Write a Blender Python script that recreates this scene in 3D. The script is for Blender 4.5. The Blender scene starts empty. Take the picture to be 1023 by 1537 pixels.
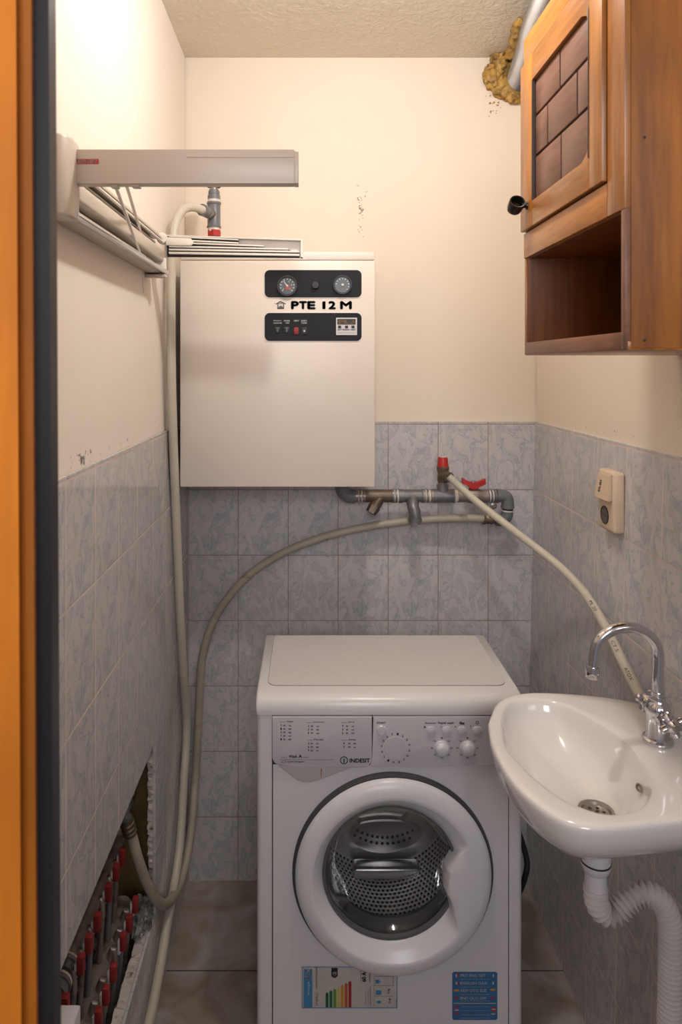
import bpy, bmesh, math, random
from mathutils import Vector, Matrix, noise
random.seed(7)
C = bpy.context.scene.collection
R = math.radians
PI = math.pi

# ------------------------------------------------------------------ camera, light, exposure
FPX, VX, VY, H = 1040.0, 465.0, 550.0, 1.588          # focal length (px), vanishing point (px), lens height (m)
cd = bpy.data.cameras.new('camera'); cam = bpy.data.objects.new('camera', cd); C.objects.link(cam)
cam.location = (0, 0, H); cam.rotation_euler = (R(90), 0, 0)
cd.sensor_fit = 'VERTICAL'; cd.sensor_height = 36.0; cd.sensor_width = 24.0
cd.lens = FPX / 1537 * 36
cd.shift_x = (511.5 - VX) / 1537; cd.shift_y = -(768.5 - VY) / 1537
cd.clip_start = 0.02
cd.dof.use_dof = True; cd.dof.focus_distance = 1.75; cd.dof.aperture_fstop = 9.0
bpy.context.scene.camera = cam

w = bpy.data.worlds.new('world'); bpy.context.scene.world = w; w.use_nodes = True
w.node_tree.nodes['Background'].inputs[0].default_value = (0.92, 0.90, 1.0, 1)
w.node_tree.nodes['Background'].inputs[1].default_value = 0.22

LAMP = (0.172, 1.23, 2.455)                           # bare ceiling bulb, just above the frame
ld = bpy.data.lights.new('lamp', 'POINT'); ld.energy = 17.5; ld.color = (1.0, 0.965, 0.945); ld.shadow_soft_size = 0.032
lo = bpy.data.objects.new('lamp', ld); lo.location = LAMP; C.objects.link(lo)
# daylight / hall light coming through the open doorway behind the lens
hd_ = bpy.data.lights.new('hall_light', 'AREA'); hd_.shape = 'RECTANGLE'; hd_.size = 0.7; hd_.size_y = 0.8; hd_.energy = 22.0; hd_.color = (0.97, 0.96, 1.0)
ho = bpy.data.objects.new('hall_light', hd_); ho.location = (0.1, -1.2, 2.1); ho.rotation_euler = (R(98), 0, 0); C.objects.link(ho)

vs = bpy.context.scene.view_settings
vs.view_transform = 'Standard'; vs.look = 'None'; vs.gamma = 1; vs.use_curve_mapping = False
vs.exposure = 0.0

# ------------------------------------------------------------------ placement helpers
def P(px, py, Y):                                     # point seen at px,py lying Y metres in
    return Vector(((px - VX) * Y / FPX, Y, H - (py - VY) * Y / FPX))
def PX(px, py, X):                                    # point seen at px,py on the plane x = X
    return P(px, py, X * FPX / (px - VX))
def wallx(z): return 0.665 + 0.03 * min(z, 1.417) / 1.417

def wloc(o):
    v = Vector((0, 0, 0))
    while o: v += o.location; o = o.parent
    return v
def obj(name, bm, m, parent=None, smooth=True, ang=38, kind=None, label=None):
    me = bpy.data.meshes.new(name)
    if parent:
        bmesh.ops.translate(bm, verts=bm.verts, vec=-wloc(parent))
    bmesh.ops.recalc_face_normals(bm, faces=bm.faces[:])
    bm.to_mesh(me); bm.free()
    for mm in (m if isinstance(m, (list, tuple)) else [m]): me.materials.append(mm)
    if smooth:
        me.shade_smooth(); me.set_sharp_from_angle(angle=R(ang))
    o = bpy.data.objects.new(name, me); C.objects.link(o)
    if parent: o.parent = parent
    if kind: o['kind'] = kind
    if label: o['label'] = label
    return o
def thing(name, label, cat, loc=(0, 0, 0), group=None):
    o = bpy.data.objects.new(name, None); C.objects.link(o); o.location = loc
    o.empty_display_size = 0.05
    o['label'] = label; o['category'] = cat
    if group: o['group'] = group
    return o
def tag(o, label, cat, group=None):
    o['label'] = label; o['category'] = cat
    if group: o['group'] = group
    return o
def copy_tree(o, parent=None, off=Vector((0, 0, 0))):
    c = o.copy(); C.objects.link(c); c.parent = parent
    if parent is None: c.location = o.location + off
    for ch in list(o.children): copy_tree(ch, c)
    return c

def NB(): return bmesh.new()
def box(bm, x0, x1, y0, y1, z0, z1, bev=0.0, seg=2, mi=0):
    vs_ = [bm.verts.new(p) for p in ((x0,y0,z0),(x1,y0,z0),(x1,y1,z0),(x0,y1,z0),(x0,y0,z1),(x1,y0,z1),(x1,y1,z1),(x0,y1,z1))]
    fs = [bm.faces.new([vs_[i] for i in f]) for f in ((0,3,2,1),(4,5,6,7),(0,1,5,4),(1,2,6,5),(2,3,7,6),(3,0,4,7))]
    for f in fs: f.material_index = mi
    if bev > 0:
        es = list({e for f in fs for e in f.edges})
        r = bmesh.ops.bevel(bm, geom=es, offset=bev, segments=seg, affect='EDGES', profile=0.5)
        for f in r['faces']: f.material_index = mi
    return vs_
def frame_axes(d):
    d = d.normalized()
    a = Vector((0, 0, 1)) if abs(d.z) < 0.9 else Vector((1, 0, 0))
    u = d.cross(a).normalized(); v = d.cross(u).normalized()
    return u, v
def smoothpts(pts, n=8):
    pts = [Vector(p) for p in pts]; out = []
    q = [pts[0] * 2 - pts[1]] + pts + [pts[-1] * 2 - pts[-2]]
    for i in range(1, len(q) - 2):
        p0, p1, p2, p3 = q[i-1:i+3]
        for k in range(n):
            t = k / n
            out.append(0.5 * ((2*p1) + (p2-p0)*t + (2*p0-5*p1+4*p2-p3)*t*t + (3*p1-p0-3*p2+p3)*t**3))
    out.append(pts[-1]); return out
def tube(bm, pts, r, seg=16, cap=True, mi=0):
    pts = [Vector(p) for p in pts]; n = len(pts)
    rs = r if isinstance(r, (list, tuple)) else [r] * n
    uvl = bm.loops.layers.uv.verify()
    t0 = (pts[1] - pts[0]).normalized(); u, v = frame_axes(t0); rings = []; tp = t0; L = [0]
    for i in range(1, n): L.append(L[-1] + (pts[i] - pts[i-1]).length)
    for i in range(n):
        t = (pts[min(i+1, n-1)] - pts[max(i-1, 0)]).normalized()
        q = tp.rotation_difference(t); u = q @ u; v = q @ v; tp = t
        rings.append([bm.verts.new(pts[i] + (u * math.cos(2*PI*k/seg) + v * math.sin(2*PI*k/seg)) * rs[i]) for k in range(seg)])
    for i in range(n - 1):
        for k in range(seg):
            k2 = (k+1) % seg
            f = bm.faces.new((rings[i][k], rings[i][k2], rings[i+1][k2], rings[i+1][k])); f.material_index = mi
            uv = ((k/seg, L[i]), ((k+1)/seg, L[i]), ((k+1)/seg, L[i+1]), (k/seg, L[i+1]))
            for lp, c in zip(f.loops, uv): lp[uvl].uv = c
    if cap:
        for rr in (rings[0], rings[-1]):
            f = bm.faces.new(rr); f.material_index = mi
    return rings
def cyl(bm, p0, p1, r0, r1=None, seg=24, mi=0):
    return tube(bm, [p0, p1], [r0, r0 if r1 is None else r1], seg, True, mi)
def lathe(bm, prof, org, axis=(0, 0, 1), seg=48, mi=0, cap0=False, cap1=False):
    # prof: list of (radius, height along axis)
    org = Vector(org); ax = Vector(axis).normalized(); u, v = frame_axes(ax)
    uvl = bm.loops.layers.uv.verify(); rings = []; L = [0]
    for i in range(1, len(prof)): L.append(L[-1] + math.hypot(prof[i][0]-prof[i-1][0], prof[i][1]-prof[i-1][1]))
    for r, h in prof:
        rings.append([bm.verts.new(org + ax*h + (u*math.cos(2*PI*k/seg) + v*math.sin(2*PI*k/seg))*max(r, 1e-5)) for k in range(seg)])
    for i in range(len(prof)-1):
        for k in range(seg):
            k2 = (k+1) % seg
            f = bm.faces.new((rings[i][k], rings[i][k2], rings[i+1][k2], rings[i+1][k])); f.material_index = mi
            uv = ((k/seg, L[i]), ((k+1)/seg, L[i]), ((k+1)/seg, L[i+1]), (k/seg, L[i+1]))
            for lp, c in zip(f.loops, uv): lp[uvl].uv = c
    if cap0: bm.faces.new(rings[0]).material_index = mi
    if cap1: bm.faces.new(rings[-1]).material_index = mi
    return rings
def prism(bm, poly, a0, a1, plane='XZ', bev=0.0, mi=0):
    # poly 2-D; extruded from a0 to a1 along the third axis
    def mk(p, a): return {'XZ': (p[0], a, p[1]), 'XY': (p[0], p[1], a), 'YZ': (a, p[0], p[1])}[plane]
    A = [bm.verts.new(mk(p, a0)) for p in poly]; B = [bm.verts.new(mk(p, a1)) for p in poly]
    fs = [bm.faces.new(A), bm.faces.new(B)]
    n = len(poly)
    for i in range(n): fs.append(bm.faces.new((A[i], A[(i+1) % n], B[(i+1) % n], B[i])))
    for f in fs: f.material_index = mi
    if bev:
        es = [e for e in fs[0].edges] + [e for e in fs[1].edges]
        bmesh.ops.bevel(bm, geom=es, offset=bev, segments=2, affect='EDGES', profile=0.5)
def rrect(x0, x1, z0, z1, r, n=6, rs=None):
    rs = rs or (r, r, r, r); out = []                # corner order: x1z1, x0z1, x0z0, x1z0
    for (cx, cz, a, q) in ((x1, z1, 0, rs[0]), (x0, z1, 90, rs[1]), (x0, z0, 180, rs[2]), (x1, z0, 270, rs[3])):
        sx = -1 if cx == x1 else 1; sz = -1 if cz == z1 else 1
        if q <= 0: out.append((cx, cz)); continue
        for k in range(n+1):
            t = R(a + 90*k/n); out.append((cx + sx*q + math.cos(t)*q, cz + sz*q + math.sin(t)*q))
    return out
_tc = {}
def text_verts(s, bold=0.0):
    key = (s, bold)
    if key not in _tc:
        cu = bpy.data.curves.new('t', 'FONT'); cu.body = s; cu.size = 1; cu.offset = bold; cu.resolution_u = 3
        cu.align_x = 'LEFT'
        o = bpy.data.objects.new('t', cu); C.objects.link(o)
        bpy.context.view_layer.update()
        dg = bpy.context.evaluated_depsgraph_get()
        me = bpy.data.meshes.new_from_object(o.evaluated_get(dg))
        vs2 = [tuple(v.co) for v in me.vertices]; fs = [tuple(p.vertices) for p in me.polygons]
        bpy.data.objects.remove(o); bpy.data.curves.remove(cu); bpy.data.meshes.remove(me)
        xs = [v[0] for v in vs2] or [0]; ys = [v[1] for v in vs2] or [0]
        _tc[key] = (vs2, fs, min(xs), max(xs), min(ys), max(ys))
    return _tc[key]
def text(bm, s, org, ux, uy, width=None, height=None, bold=0.0, mi=0):
    """lettering fitted in width x height, lower-left at org, ux/uy the directions in space"""
    vs2, fs, x0, x1, y0, y1 = text_verts(s, 0.0)
    if not vs2: return
    sx = (width/(x1-x0)) if width else height/(y1-y0)
    sy = (height/(y1-y0)) if height else sx
    org = Vector(org); ux = Vector(ux); uy = Vector(uy)
    if bold > 0.001 and not mi:
        k_ = bold*1.6*sy
        for (q, r_) in ((0, 0), (k_, 0), (-k_, 0), (0, k_), (0, -k_)): text(bm, s, org+ux*q+uy*r_, ux, uy, (x1-x0)*sx, (y1-y0)*sy, 0.0)
        return
    nv = [bm.verts.new(org + ux*((v[0]-x0)*sx) + uy*((v[1]-y0)*sy)) for v in vs2]
    for f in fs:
        try: bm.faces.new([nv[i] for i in f]).material_index = mi
        except ValueError: pass

# ------------------------------------------------------------------ materials
def _m(name):
    m = bpy.data.materials.new(name); m.use_nodes = True
    nt = m.node_tree; return m, nt, nt.nodes['Principled BSDF']
def N(nt, t, **k):
    n = nt.nodes.new(t)
    for a, b in k.items():
        if a.startswith('i_'): n.inputs[a[2:].replace('_', ' ')].default_value = b
        else: setattr(n, a, b)
    return n
def math_(nt, op, a, b=None, c=None, clamp=False):
    n = nt.nodes.new('ShaderNodeMath'); n.operation = op; n.use_clamp = clamp
    for i, x in enumerate((a, b, c)):
        if x is None: continue
        if isinstance(x, (int, float)): n.inputs[i].default_value = x
        else: nt.links.new(x, n.inputs[i])
    return n.outputs[0]
def ramp(nt, fac, stops, interp='LINEAR'):
    n = nt.nodes.new('ShaderNodeValToRGB'); n.color_ramp.interpolation = interp
    e = n.color_ramp.elements
    while len(e) < len(stops): e.new(0.5)
    for q, (p, c) in zip(e, stops): q.position = p; q.color = (c[0], c[1], c[2], 1) if not isinstance(c, (int, float)) else (c, c, c, 1)
    nt.links.new(fac, n.inputs[0]); return n.outputs[0]
def mix(nt, fac, a, b, mode='MIX'):
    n = nt.nodes.new('ShaderNodeMix'); n.data_type = 'RGBA'; n.blend_type = mode
    for s, x in ((0, fac), (6, a), (7, b)):
        if isinstance(x, (int, float)): n.inputs[s].default_value = x
        elif isinstance(x, (tuple, list)): n.inputs[s].default_value = (x[0], x[1], x[2], 1)
        else: nt.links.new(x, n.inputs[s])
    return n.outputs[2]
def coords(nt, scale=(1, 1, 1), loc=(0, 0, 0)):
    tc = nt.nodes.new('ShaderNodeTexCoord'); mp = nt.nodes.new('ShaderNodeMapping')
    mp.inputs['Scale'].default_value = scale; mp.inputs['Location'].default_value = loc
    nt.links.new(tc.outputs['Object'], mp.inputs[0]); return mp.outputs[0]
def noise_(nt, vec, scale, detail=3, dist=0.0, rough=0.5):
    n = nt.nodes.new('ShaderNodeTexNoise'); n.inputs['Scale'].default_value = scale
    n.inputs['Detail'].default_value = detail; n.inputs['Distortion'].default_value = dist; n.inputs['Roughness'].default_value = rough
    nt.links.new(vec, n.inputs['Vector']); return n.outputs[0]
def bump(nt, bs, h, strength, dist=0.002):
    b = nt.nodes.new('ShaderNodeBump'); b.inputs['Strength'].default_value = strength; b.inputs['Distance'].default_value = dist
    nt.links.new(h, b.inputs['Height']); nt.links.new(b.outputs[0], bs.inputs['Normal'])
def pm(name, col, rough=0.5, metal=0.0, var=0.08, scale=12, bmp=0.0, bscale=60, dirt=None, dscale=20, dthr=0.62, coat=0.0, spec=0.5):
    m, nt, bs = _m(name); v = coords(nt)
    nz = noise_(nt, v, scale, 4, 0.3)
    lo_ = tuple(c*(1-var) for c in col); hi = tuple(min(1, c*(1+var)) for c in col)
    c = ramp(nt, nz, [(0.3, lo_), (0.7, hi)])
    if dirt:
        d = ramp(nt, noise_(nt, v, dscale, 6, 0.5, 0.65), [(dthr, 0.0), (min(0.99, dthr+0.1), 1.0)])
        c = mix(nt, d, c, dirt)
    nt.links.new(c, bs.inputs['Base Color'])
    bs.inputs['Roughness'].default_value = rough; bs.inputs['Metallic'].default_value = metal
    bs.inputs['Coat Weight'].default_value = coat; bs.inputs['Specular IOR Level'].default_value = spec
    if bmp: bump(nt, bs, noise_(nt, v, bscale, 4), bmp)
    return m

def tile_mat(name, axis, u0, pu, v0, pv, light=(.585,.55,.545), dark=(.34,.38,.415), grout=(.66,.53,.47), gw=0.0018, gdark=0.0):
    m, nt, bs = _m(name)
    tc = nt.nodes.new('ShaderNodeTexCoord'); sp = nt.nodes.new('ShaderNodeSeparateXYZ'); nt.links.new(tc.outputs['Object'], sp.inputs[0])
    U = math_(nt, 'DIVIDE', math_(nt, 'SUBTRACT', sp.outputs['XY'.index(axis)], u0), pu)
    V = math_(nt, 'DIVIDE', math_(nt, 'SUBTRACT', sp.outputs[2], v0), pv)
    fu = math_(nt, 'FRACT', U); fv = math_(nt, 'FRACT', V)
    cu = math_(nt, 'FLOOR', U); cv = math_(nt, 'FLOOR', V)
    cb = nt.nodes.new('ShaderNodeCombineXYZ'); nt.links.new(cu, cb.inputs[0]); nt.links.new(cv, cb.inputs[1])
    wn = nt.nodes.new('ShaderNodeTexWhiteNoise'); nt.links.new(cb.outputs[0], wn.inputs['Vector'])
    rnd = math_(nt, 'FLOOR', math_(nt, 'MULTIPLY', wn.outputs['Value'], 3.0))
    cv2 = nt.nodes.new('ShaderNodeCombineXYZ')
    nt.links.new(math_(nt, 'MULTIPLY', fu, pu*1.15), cv2.inputs[0]); nt.links.new(math_(nt, 'MULTIPLY', fv, pv*0.62), cv2.inputs[1])
    nt.links.new(math_(nt, 'MULTIPLY', rnd, 0.37), cv2.inputs[2])
    n1 = noise_(nt, cv2.outputs[0], 17, 1.0, 2.6, 0.4)
    n2 = noise_(nt, cv2.outputs[0], 34, 1.5, 2.2, 0.5)
    a = ramp(nt, n1, [(0.36, 0.0), (0.49, 0.12), (0.515, 0.80), (0.55, 0.30), (0.64, 0.42), (0.74, 0.0)])
    b = ramp(nt, n2, [(0.50, 0.0), (0.56, 0.30), (0.62, 0.0)])
    f = math_(nt, 'ADD', a, b, clamp=True)
    col = mix(nt, f, light, dark)
    col = mix(nt, math_(nt, 'MULTIPLY', wn.outputs['Value'], 0.10), col, tuple(c*0.8 for c in light))
    du = math_(nt, 'MULTIPLY', math_(nt, 'MINIMUM', fu, math_(nt, 'SUBTRACT', 1.0, fu)), pu)
    dv = math_(nt, 'MULTIPLY', math_(nt, 'MINIMUM', fv, math_(nt, 'SUBTRACT', 1.0, fv)), pv)
    d = math_(nt, 'MINIMUM', du, dv)
    gr = math_(nt, 'LESS_THAN', d, gw)
    gn = ramp(nt, noise_(nt, coords(nt), 7, 4), [(0.4, grout), (0.65, tuple(c*(0.78-gdark) for c in grout))])
    col = mix(nt, gr, col, gn)
    nt.links.new(col, bs.inputs['Base Color'])
    nt.links.new(math_(nt, 'MULTIPLY_ADD', gr, 0.6, 0.09), bs.inputs['Roughness'])
    h = ramp(nt, math_(nt, 'DIVIDE', d, 0.006, clamp=True), [(0.0, 0.0), (gw/0.006, 0.1), (0.7, 1.0)])
    bump(nt, bs, h, 0.35, 0.0008)
    return m

def wood(name, c0, c1, c2, grain='Z', s=9.0, rough=0.35, coat=0.25, var=1.0, loc=(0, 0, 0)):
    m, nt, bs = _m(name)
    k = {'X': (0.09, 1, 1), 'Y': (1, 0.09, 1), 'Z': (1, 1, 0.09)}[grain]
    v = coords(nt, k, loc); v0 = coords(nt)
    n1 = noise_(nt, v, s, 3, 1.6); n2 = noise_(nt, v, s*9, 5, 0.3, 0.6); n3 = noise_(nt, v0, 5, 2)
    a = ramp(nt, n1, [(0.30, c0), (0.52, c1), (0.72, c2)])
    b = ramp(nt, n2, [(0.35, tuple(x*0.74 for x in c0)), (0.6, c2)])
    c = mix(nt, 0.35*var, a, b)
    c = mix(nt, ramp(nt, n3, [(0.45, 0.0), (0.75, 0.45)]), c, tuple(x*0.62 for x in c0))
    kn = nt.nodes.new('ShaderNodeTexVoronoi'); kn.inputs['Scale'].default_value = 4.2
    nt.links.new(coords(nt, tuple(min(1, q*4) for q in k), (0.3, 0.1, 0.2)), kn.inputs['Vector'])
    kf = ramp(nt, kn.outputs['Distance'], [(0.03, 0.8), (0.09, 0.0)])
    c = mix(nt, kf, c, tuple(x*0.3 for x in c0))
    nt.links.new(c, bs.inputs['Base Color']); bs.inputs['Roughness'].default_value = rough
    bs.inputs['Coat Weight'].default_value = coat; bs.inputs['Coat Roughness'].default_value = 0.25
    bump(nt, bs, n2, 0.12, 0.001)
    return m

def plaster(name, col, bs_=0.35, bscale=35, stains=()):
    m, nt, bs = _m(name); v = coords(nt)
    n1 = noise_(nt, v, 1.8, 4, 0.5); n2 = noise_(nt, v, 14, 5, 0.4, 0.6)
    c = ramp(nt, n1, [(0.35, tuple(x*0.96 for x in col)), (0.65, col)])
    c = mix(nt, ramp(nt, n2, [(0.55, 0.0), (0.8, 0.20)]), c, tuple(x*y for x, y in zip(col, (0.92, 0.85, 0.75))))
    tc = nt.nodes.new('ShaderNodeTexCoord'); sp = nt.nodes.new('ShaderNodeSeparateXYZ'); nt.links.new(tc.outputs['Object'], sp.inputs[0])
    for (ax, a0, a1, z0, z1, sc, thr, dc, sl) in stains:
        # a patch of marks with its own soft box window; sl shears it
        u = math_(nt, 'ADD', sp.outputs['XYZ'.index(ax)], math_(nt, 'MULTIPLY', sp.outputs[2], sl))
        du = math_(nt, 'ABSOLUTE', math_(nt, 'DIVIDE', math_(nt, 'SUBTRACT', u, (a0+a1)/2), (a1-a0)/2))
        dz = math_(nt, 'ABSOLUTE', math_(nt, 'DIVIDE', math_(nt, 'SUBTRACT', sp.outputs[2], (z0+z1)/2), (z1-z0)/2))
        win = math_(nt, 'SUBTRACT', 1.0, math_(nt, 'MAXIMUM', du, dz), clamp=True)
        win = math_(nt, 'MULTIPLY', math_(nt, 'POWER', win, 0.4), 0.22)
        nn = noise_(nt, v, sc, 5, 1.0, 0.65)
        f = ramp(nt, math_(nt, 'ADD', nn, win), [(thr, 0.0), (thr+0.05, 0.85)])
        f = math_(nt, 'MULTIPLY', f, math_(nt, 'GREATER_THAN', win, 0.001))
        c = mix(nt, f, c, dc)
    nt.links.new(c, bs.inputs['Base Color']); bs.inputs['Roughness'].default_value = 0.75
    hh = math_(nt, 'ADD', noise_(nt, v, bscale, 5, 0.4, 0.6), math_(nt, 'MULTIPLY', noise_(nt, v, 6, 2), 1.5))
    bump(nt, bs, hh, bs_, 0.003 if bs_ < 0.9 else 0.007)
    return m

CREAM = (0.79, 0.685, 0.56)
M = {}
M['paint_back'] = plaster('painted plaster back', CREAM, 0.12, 40, stains=[
    ('X', 0.135, 0.180, 1.95, 2.17, 60, 0.745, (.12, .11, .10), 0.0),
    ('X', 0.15, 0.30, 2.01, 2.13, 70, 0.86, (.25, .22, .19), 0.0)])
M['paint_left'] = plaster('painted plaster left', (0.82, 0.735, 0.65), 0.12, 40, stains=[
    ('Y', 1.00, 1.95, 1.415, 1.450, 40, 0.80, (.36, .24, .13), 0.0), ('Y', 1.10, 1.24, 1.418, 1.445, 40, 0.72, (.05, .04, .03), 0.0)])
M['paint_right'] = plaster('painted plaster right', CREAM, 0.12, 40, stains=[
    ('Y', 1.1, 2.14, 1.41, 1.45, 40, 0.80, (.30, .20, .12), 0.0)])
M['ceiling'] = plaster('textured ceiling plaster', (0.74, 0.66, 0.54), 1.0, 55)
M['tile_back'] = tile_mat('marbled tiles back', 'X', -0.376, 0.1543, 1.2073, 0.2022, grout=(.36,.27,.23), gw=0.0014)
M['tile_left'] = tile_mat('marbled tiles left', 'Y', 1.817, 0.1485, 1.2073, 0.2022)
M['tile_right'] = tile_mat('marbled tiles right', 'Y', 1.985, 0.1555, 1.2073, 0.2022)

def floor_mat():
    m, nt, bs = _m('grey brown floor tiles')
    tc = nt.nodes.new('ShaderNodeTexCoord'); sp = nt.nodes.new('ShaderNodeSeparateXYZ'); nt.links.new(tc.outputs['Object'], sp.inputs[0])
    U = math_(nt, 'DIVIDE', math_(nt, 'SUBTRACT', sp.outputs[0], 0.0), 0.45); V = math_(nt, 'DIVIDE', math_(nt, 'SUBTRACT', sp.outputs[1], 1.821), 0.33)
    fu = math_(nt, 'FRACT', U); fv = math_(nt, 'FRACT', V)
    d = math_(nt, 'MULTIPLY', math_(nt, 'MINIMUM', math_(nt, 'MINIMUM', fu, math_(nt, 'SUBTRACT', 1.0, fu)), math_(nt, 'MINIMUM', fv, math_(nt, 'SUBTRACT', 1.0, fv))), 0.33)
    v = coords(nt)
    c = ramp(nt, noise_(nt, v, 5, 6, 1.2, 0.6), [(0.35, (.22, .17, .13)), (0.5, (.31, .26, .22)), (0.68, (.40, .37, .36))])
    c = mix(nt, ramp(nt, noise_(nt, v, 16, 4, 0.5), [(0.5, 0.0), (0.75, 0.35)]), c, (.24, .15, .09))
    sp2 = ramp(nt, noise_(nt, v, 130, 2, 0.0), [(0.74, 0.0), (0.77, 0.8)])
    c = mix(nt, sp2, c, (.05, .04, .035))
    g = math_(nt, 'LESS_THAN', d, 0.0018); c = mix(nt, g, c, (.07, .05, .04))
    nt.links.new(c, bs.inputs['Base Color']); nt.links.new(math_(nt, 'MULTIPLY_ADD', g, 0.4, 0.38), bs.inputs['Roughness'])
    return m
M['floor'] = floor_mat()
M['rough_plaster'] = pm('crumbling white plaster edge', (.50, .46, .43), 0.9, 0, 0.1, 40, 0.8, 90, dirt=(.16, .11, .08), dscale=60, dthr=0.56)
M['cavity'] = pm('brown cavity masonry', (.16, .11, .06), 0.9, 0, 0.4, 14, 0.8, 40, dirt=(.06, .04, .03), dscale=12, dthr=0.5)
M['cavity_end'] = pm('ochre stained board', (.20, .13, .05), 0.7, 0, 0.3, 10, 0.3, 40, dirt=(.30, .26, .22), dscale=14, dthr=0.66)
M['rubble'] = pm('dusty cement', (.17, .14, .125), 0.95, 0, 0.4, 30, 1.0, 90, dirt=(.07, .05, .04), dscale=30, dthr=0.5)

M['boiler'] = pm('cream enamel steel', (.74, .66, .58), 0.38, 0, 0.03, 5, 0, 0, dirt=(.62, .50, .38), dscale=45, dthr=0.80)
M['boiler_panel'] = pm('black control plastic', (.008, .008, .010), 0.5, 0, 0.1, spec=0.25)
M['black'] = pm('black plastic', (.015, .015, .017), 0.45, 0, 0.1)
M['ink'] = pm('black print', (.012, .012, .014), 0.6, 0, 0.02)
M['inkgrey'] = pm('grey print', (.09, .085, .09), 0.6, 0, 0.02)
M['inklight'] = pm('worn grey print', (.27, .26, .27), 0.6, 0, 0.02)
M['white_ink'] = pm('white print', (.65, .65, .65), 0.6, 0, 0.02)
M['dial'] = pm('dark dial face', (.03, .033, .036), 0.3, 0, 0.1)
M['red'] = pm('red plastic', (.42, .020, .018), 0.45, 0, 0.1)
M['lever'] = pm('dark red lever plastic', (.24, .018, .018), 0.5, 0, 0.15)
M['collector'] = pm('brown grey manifold pipe', (.20, .165, .14), 0.42, 0.25, 0.25, 30, 0.3, 60, dirt=(.09, .06, .04), dscale=20, dthr=0.55)
M['orange_needle'] = pm('orange red needle', (.55, .06, .02), 0.5)
M['green'] = pm('dark green lamp', (.01, .07, .03), 0.3)
M['amber'] = pm('amber display', (.60, .30, .02), 0.4)
M['silver_plastic'] = pm('silver plastic', (.50, .48, .46), 0.4, 0.1, 0.05)

M['washer'] = pm('white washer enamel', (.64, .615, .64), 0.30, 0, 0.02, 6)
M['washer_lid'] = pm('white plastic lid', (.68, .665, .67), 0.28, 0, 0.02, 6)
M['washer_top'] = pm('speckled worktop', (.60, .575, .575), 0.55, 0, 0.05, 300)
M['washer_panel'] = pm('pale grey console', (.52, .495, .525), 0.38, 0, 0.02, 6)
M['washer_ring'] = pm('white door plastic', (.68, .665, .69), 0.30, 0, 0.02, 6)
M['knob'] = pm('silver white knob', (.66, .65, .69), 0.25, 0.15, 0.02)
M['groove'] = pm('dark seam', (.05, .045, .05), 0.7, 0, 0.1)
M['scoop'] = pm('moulded recess plastic', (.52, .49, .50), 0.4, 0, 0.04, 10)
M['rust'] = pm('rust streak', (.30, .15, .03), 0.9)
M['gasket'] = pm('grey rubber gasket', (.10, .10, .105), 0.4, 0, 0.1)
M['tub'] = pm('dark tub', (.03, .03, .032), 0.6)
def drum_mat():
    m, nt, bs = _m('perforated drum steel')
    tc = nt.nodes.new('ShaderNodeTexCoord'); sp = nt.nodes.new('ShaderNodeSeparateXYZ'); nt.links.new(tc.outputs['UV'], sp.inputs[0])
    U = math_(nt, 'MULTIPLY', sp.outputs[0], 110.0); V = math_(nt, 'MULTIPLY', sp.outputs[1], 78.0)
    row = math_(nt, 'FLOOR', V)
    U2 = math_(nt, 'ADD', U, math_(nt, 'MULTIPLY', math_(nt, 'MODULO', row, 2.0), 0.5))
    a = math_(nt, 'SUBTRACT', math_(nt, 'FRACT', U2), 0.5); b = math_(nt, 'SUBTRACT', math_(nt, 'FRACT', V), 0.5)
    dd = math_(nt, 'SQRT', math_(nt, 'ADD', math_(nt, 'MULTIPLY', a, a), math_(nt, 'MULTIPLY', b, b)))
    f = ramp(nt, dd, [(0.24, 0.0), (0.34, 1.0)])
    c = mix(nt, f, (.012, .012, .013), (.85, .83, .82))
    nt.links.new(c, bs.inputs['Base Color']); bs.inputs['Metallic'].default_value = 0.6; bs.inputs['Roughness'].default_value = 0.38
    bump(nt, bs, ramp(nt, dd, [(0.1, 0.0), (0.5, 1.0)]), 0.8, 0.003)
    return m
M['drum'] = drum_mat()
M['steel'] = pm('brushed steel', (.52, .51, .50), 0.3, 0.9, 0.08, 20)
def glass_mat():
    m = bpy.data.materials.new('porthole glass'); m.use_nodes = True; nt = m.node_tree
    nt.nodes.remove(nt.nodes['Principled BSDF']); out = nt.nodes['Material Output']
    tr = nt.nodes.new('ShaderNodeBsdfTransparent'); tr.inputs[0].default_value = (.80, .80, .81, 1)
    gl = nt.nodes.new('ShaderNodeBsdfGlossy'); gl.inputs['Roughness'].default_value = 0.06
    lw = nt.nodes.new('ShaderNodeFresnel'); lw.inputs[0].default_value = 1.5
    mx = nt.nodes.new('ShaderNodeMixShader'); nt.links.new(math_(nt, 'MULTIPLY', lw.outputs[0], 0.45), mx.inputs[0])
    nt.links.new(tr.outputs[0], mx.inputs[1]); nt.links.new(gl.outputs[0], mx.inputs[2]); nt.links.new(mx.outputs[0], out.inputs[0])
    return m
M['glass'] = glass_mat()

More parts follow.
